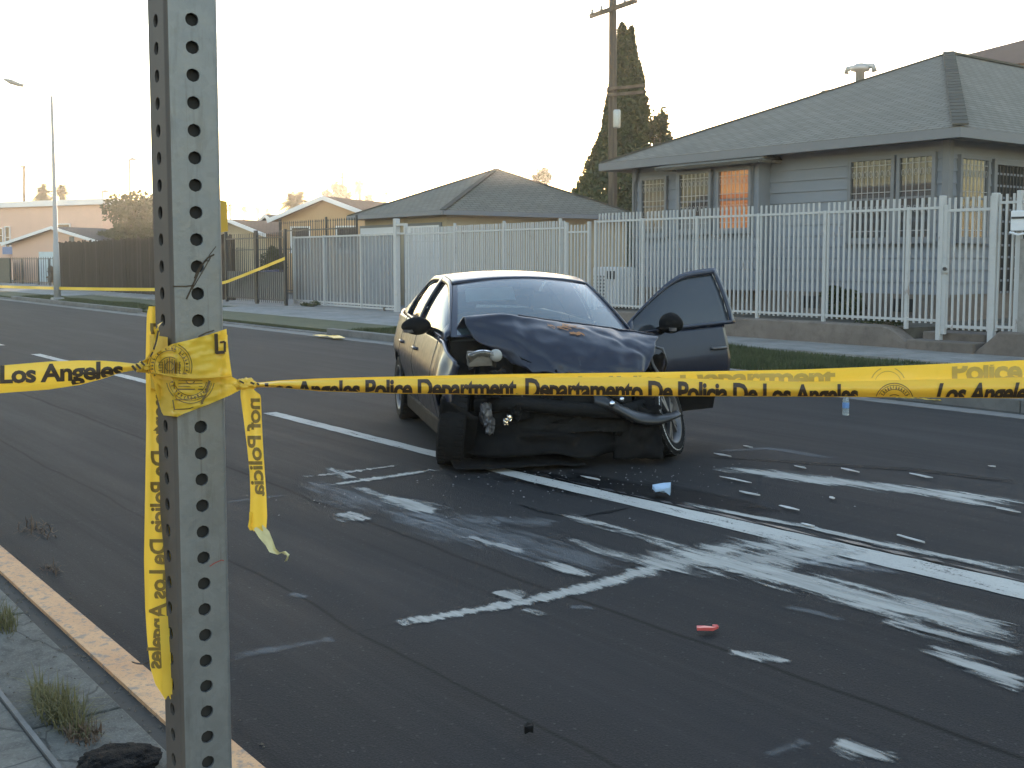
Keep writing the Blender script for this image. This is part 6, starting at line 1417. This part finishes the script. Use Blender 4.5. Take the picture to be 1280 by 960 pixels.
def tuft(name, label, c, n, h, r, mat, seed, lean=.6, w=.0022, cat='weed'):
    rnd = random.Random(seed); m_ = MB()
    for _ in range(n):
        a = rnd.uniform(0, 6.28); q = Vector((c.x + math.cos(a) * r[0] * rnd.random(), c.y + math.sin(a) * r[1] * rnd.random(), c.z)); a2 = rnd.uniform(0, 6.28); L = h * rnd.uniform(.4, 1.1); ln = lean * rnd.random(); d = Vector((math.cos(a2) * ln, math.sin(a2) * ln, 1)).normalized(); sd = Vector((-math.sin(a2), math.cos(a2), 0)) * w
        p1 = q + d * L * .5; p2 = q + d * L - ZZ * L * .25 * ln + Vector((math.cos(a2), math.sin(a2), 0)) * L * .25 * ln
        m_.add([q - sd, q + sd, p1 + sd * .8, p1 - sd * .8, p2], [(0, 1, 2, 3), (3, 2, 4)])
    return m_.build(name, mat, None, fix=False, label=label, cat=cat)
tuft('weed_tuft', 'grassy weed tuft growing in the sidewalk joint beside the black bag', G(75, 895, .13), 480, .12, (.26, .07), M['drygrass'], 1, 1.4)
tuft('weed_tuft', 'thin pale weeds at the left edge of the sidewalk joint', G(5, 785, .13), 140, .11, (.14, .05), M['drygrass'], 2, .8)
tuft('dry_weeds', 'brown dead weeds beside the black bag', G(105, 922, .13), 160, .06, (.10, .05), M['twig'], 3, 1.6)
tuft('gutter_twigs', 'dry twigs and straw in the near gutter', G(45, 662, .0), 90, .08, (.30, .10), M['twig'], 4, 4, .0025, 'twigs')
tuft('gutter_twigs', 'few dry twigs against the painted kerb', G(62, 712, .0), 50, .06, (.14, .04), M['twig'], 5, 4, .002, 'twigs')
lf = MB(); c = G(176, 833, .145); lf.grid(lambda s, k: c + RT * (s * .032) + VD * k * .007 * (1 - s * s) + ZZ * (.006 + .009 * s * s + .004 * abs(k)), lin(-1, 1, 10), lin(-1, 1, 5)); lf.build('dead_leaf', plain('dead_leaf_brown', (.06, .045, .035), .8), None, label='single curled dead leaf on the painted kerb', cat='leaf', smooth=True)
# grit and dead leaves gathered along the near kerb and in the joint
rc2 = random.Random(91); gk = MB()
for _ in range(900):
    x = rc2.uniform(-9, -1.4); y = rc2.choice([rc2.uniform(1.13, 1.19), 1.31 + abs(rc2.gauss(0, .10)), rc2.uniform(.84, 1.12)]); z = .001 if y > 1.3 else (.129 if y > 1.12 else .141); s_ = rc2.uniform(.0025, .009); a_ = rc2.uniform(0, 6.28)
    d1 = Vector((math.cos(a_), math.sin(a_), 0)) * s_; d2 = Vector((-d1.y, d1.x, 0)) * rc2.uniform(.4, 1); p = Vector((x, y, z)); gk.add([p - d1, p - d2, p + d1, p + d2, p + ZZ * s_ * .8], [(0, 1, 4), (1, 2, 4), (2, 3, 4), (3, 0, 4)])
gk.build('kerb_grit', plain('grit', (.10, .085, .065), .9, var=.7, scale=40, kind='World'), None, fix=False, label='grit and crumbs gathered along the near painted kerb', cat='grit', kind='stuff')
# overhead wires
# crumbs of glass and plastic round the nose of the wreck
rc_ = random.Random(77); gm_ = MB()
for _ in range(170):
    a_ = rc_.uniform(0, 6.28); q = CO + CHD * (1.75 + abs(rc_.gauss(0, .7))) + Vector((-CHD.y, CHD.x)) * rc_.gauss(0, .9); s_ = rc_.uniform(.003, .010); d1 = Vector((math.cos(a_), math.sin(a_), 0)) * s_; d2 = Vector((-d1.y, d1.x, 0)) * rc_.uniform(.4, 1); p = Vector((q.x, q.y, .009)); gm_.add([p - d1, p - d2, p + d1, p + d2, p + ZZ * s_ * .7], [(0, 1, 4), (1, 2, 4), (2, 3, 4), (3, 0, 4)])
gm_.build('glass_crumbs', plain('broken_glass_crumb', (.14, .14, .145), .3, var=.6, scale=30), None, fix=False, label='scatter of tiny glass and plastic crumbs before the wreck', cat='debris', kind='stuff')
def wire(a, b, sag, label):
    P = [Vector(a).lerp(Vector(b), t) - ZZ * sag * 4 * t * (1 - t) for t in lin(0, 1, 24)]; MB().tube(P, .012, 5).build('overhead_wire', M['blackiron'], None, label=label, cat='wire', group='overhead wires')

# ------------------------------------------------------------------ low sunlit haze
hz = N('haze_air'); hz.t.nodes.remove(hz.b); pv = hz.n('VolumePrincipled'); pv.inputs['Color'].default_value = (1, .96, .88, 1); pv.inputs['Density'].default_value = HAZE; pv.inputs['Anisotropy'].default_value = .7
hz.l(pv.outputs[0], hz.o.inputs['Volume'])
if HAZE > 0:
    h = MB().box(-905, 405, -305, 905, -2, 22).build('haze', hz.m); h['kind'] = 'stuff'; h['label'] = 'pale sunlit haze over the whole street'; h['category'] = 'haze'
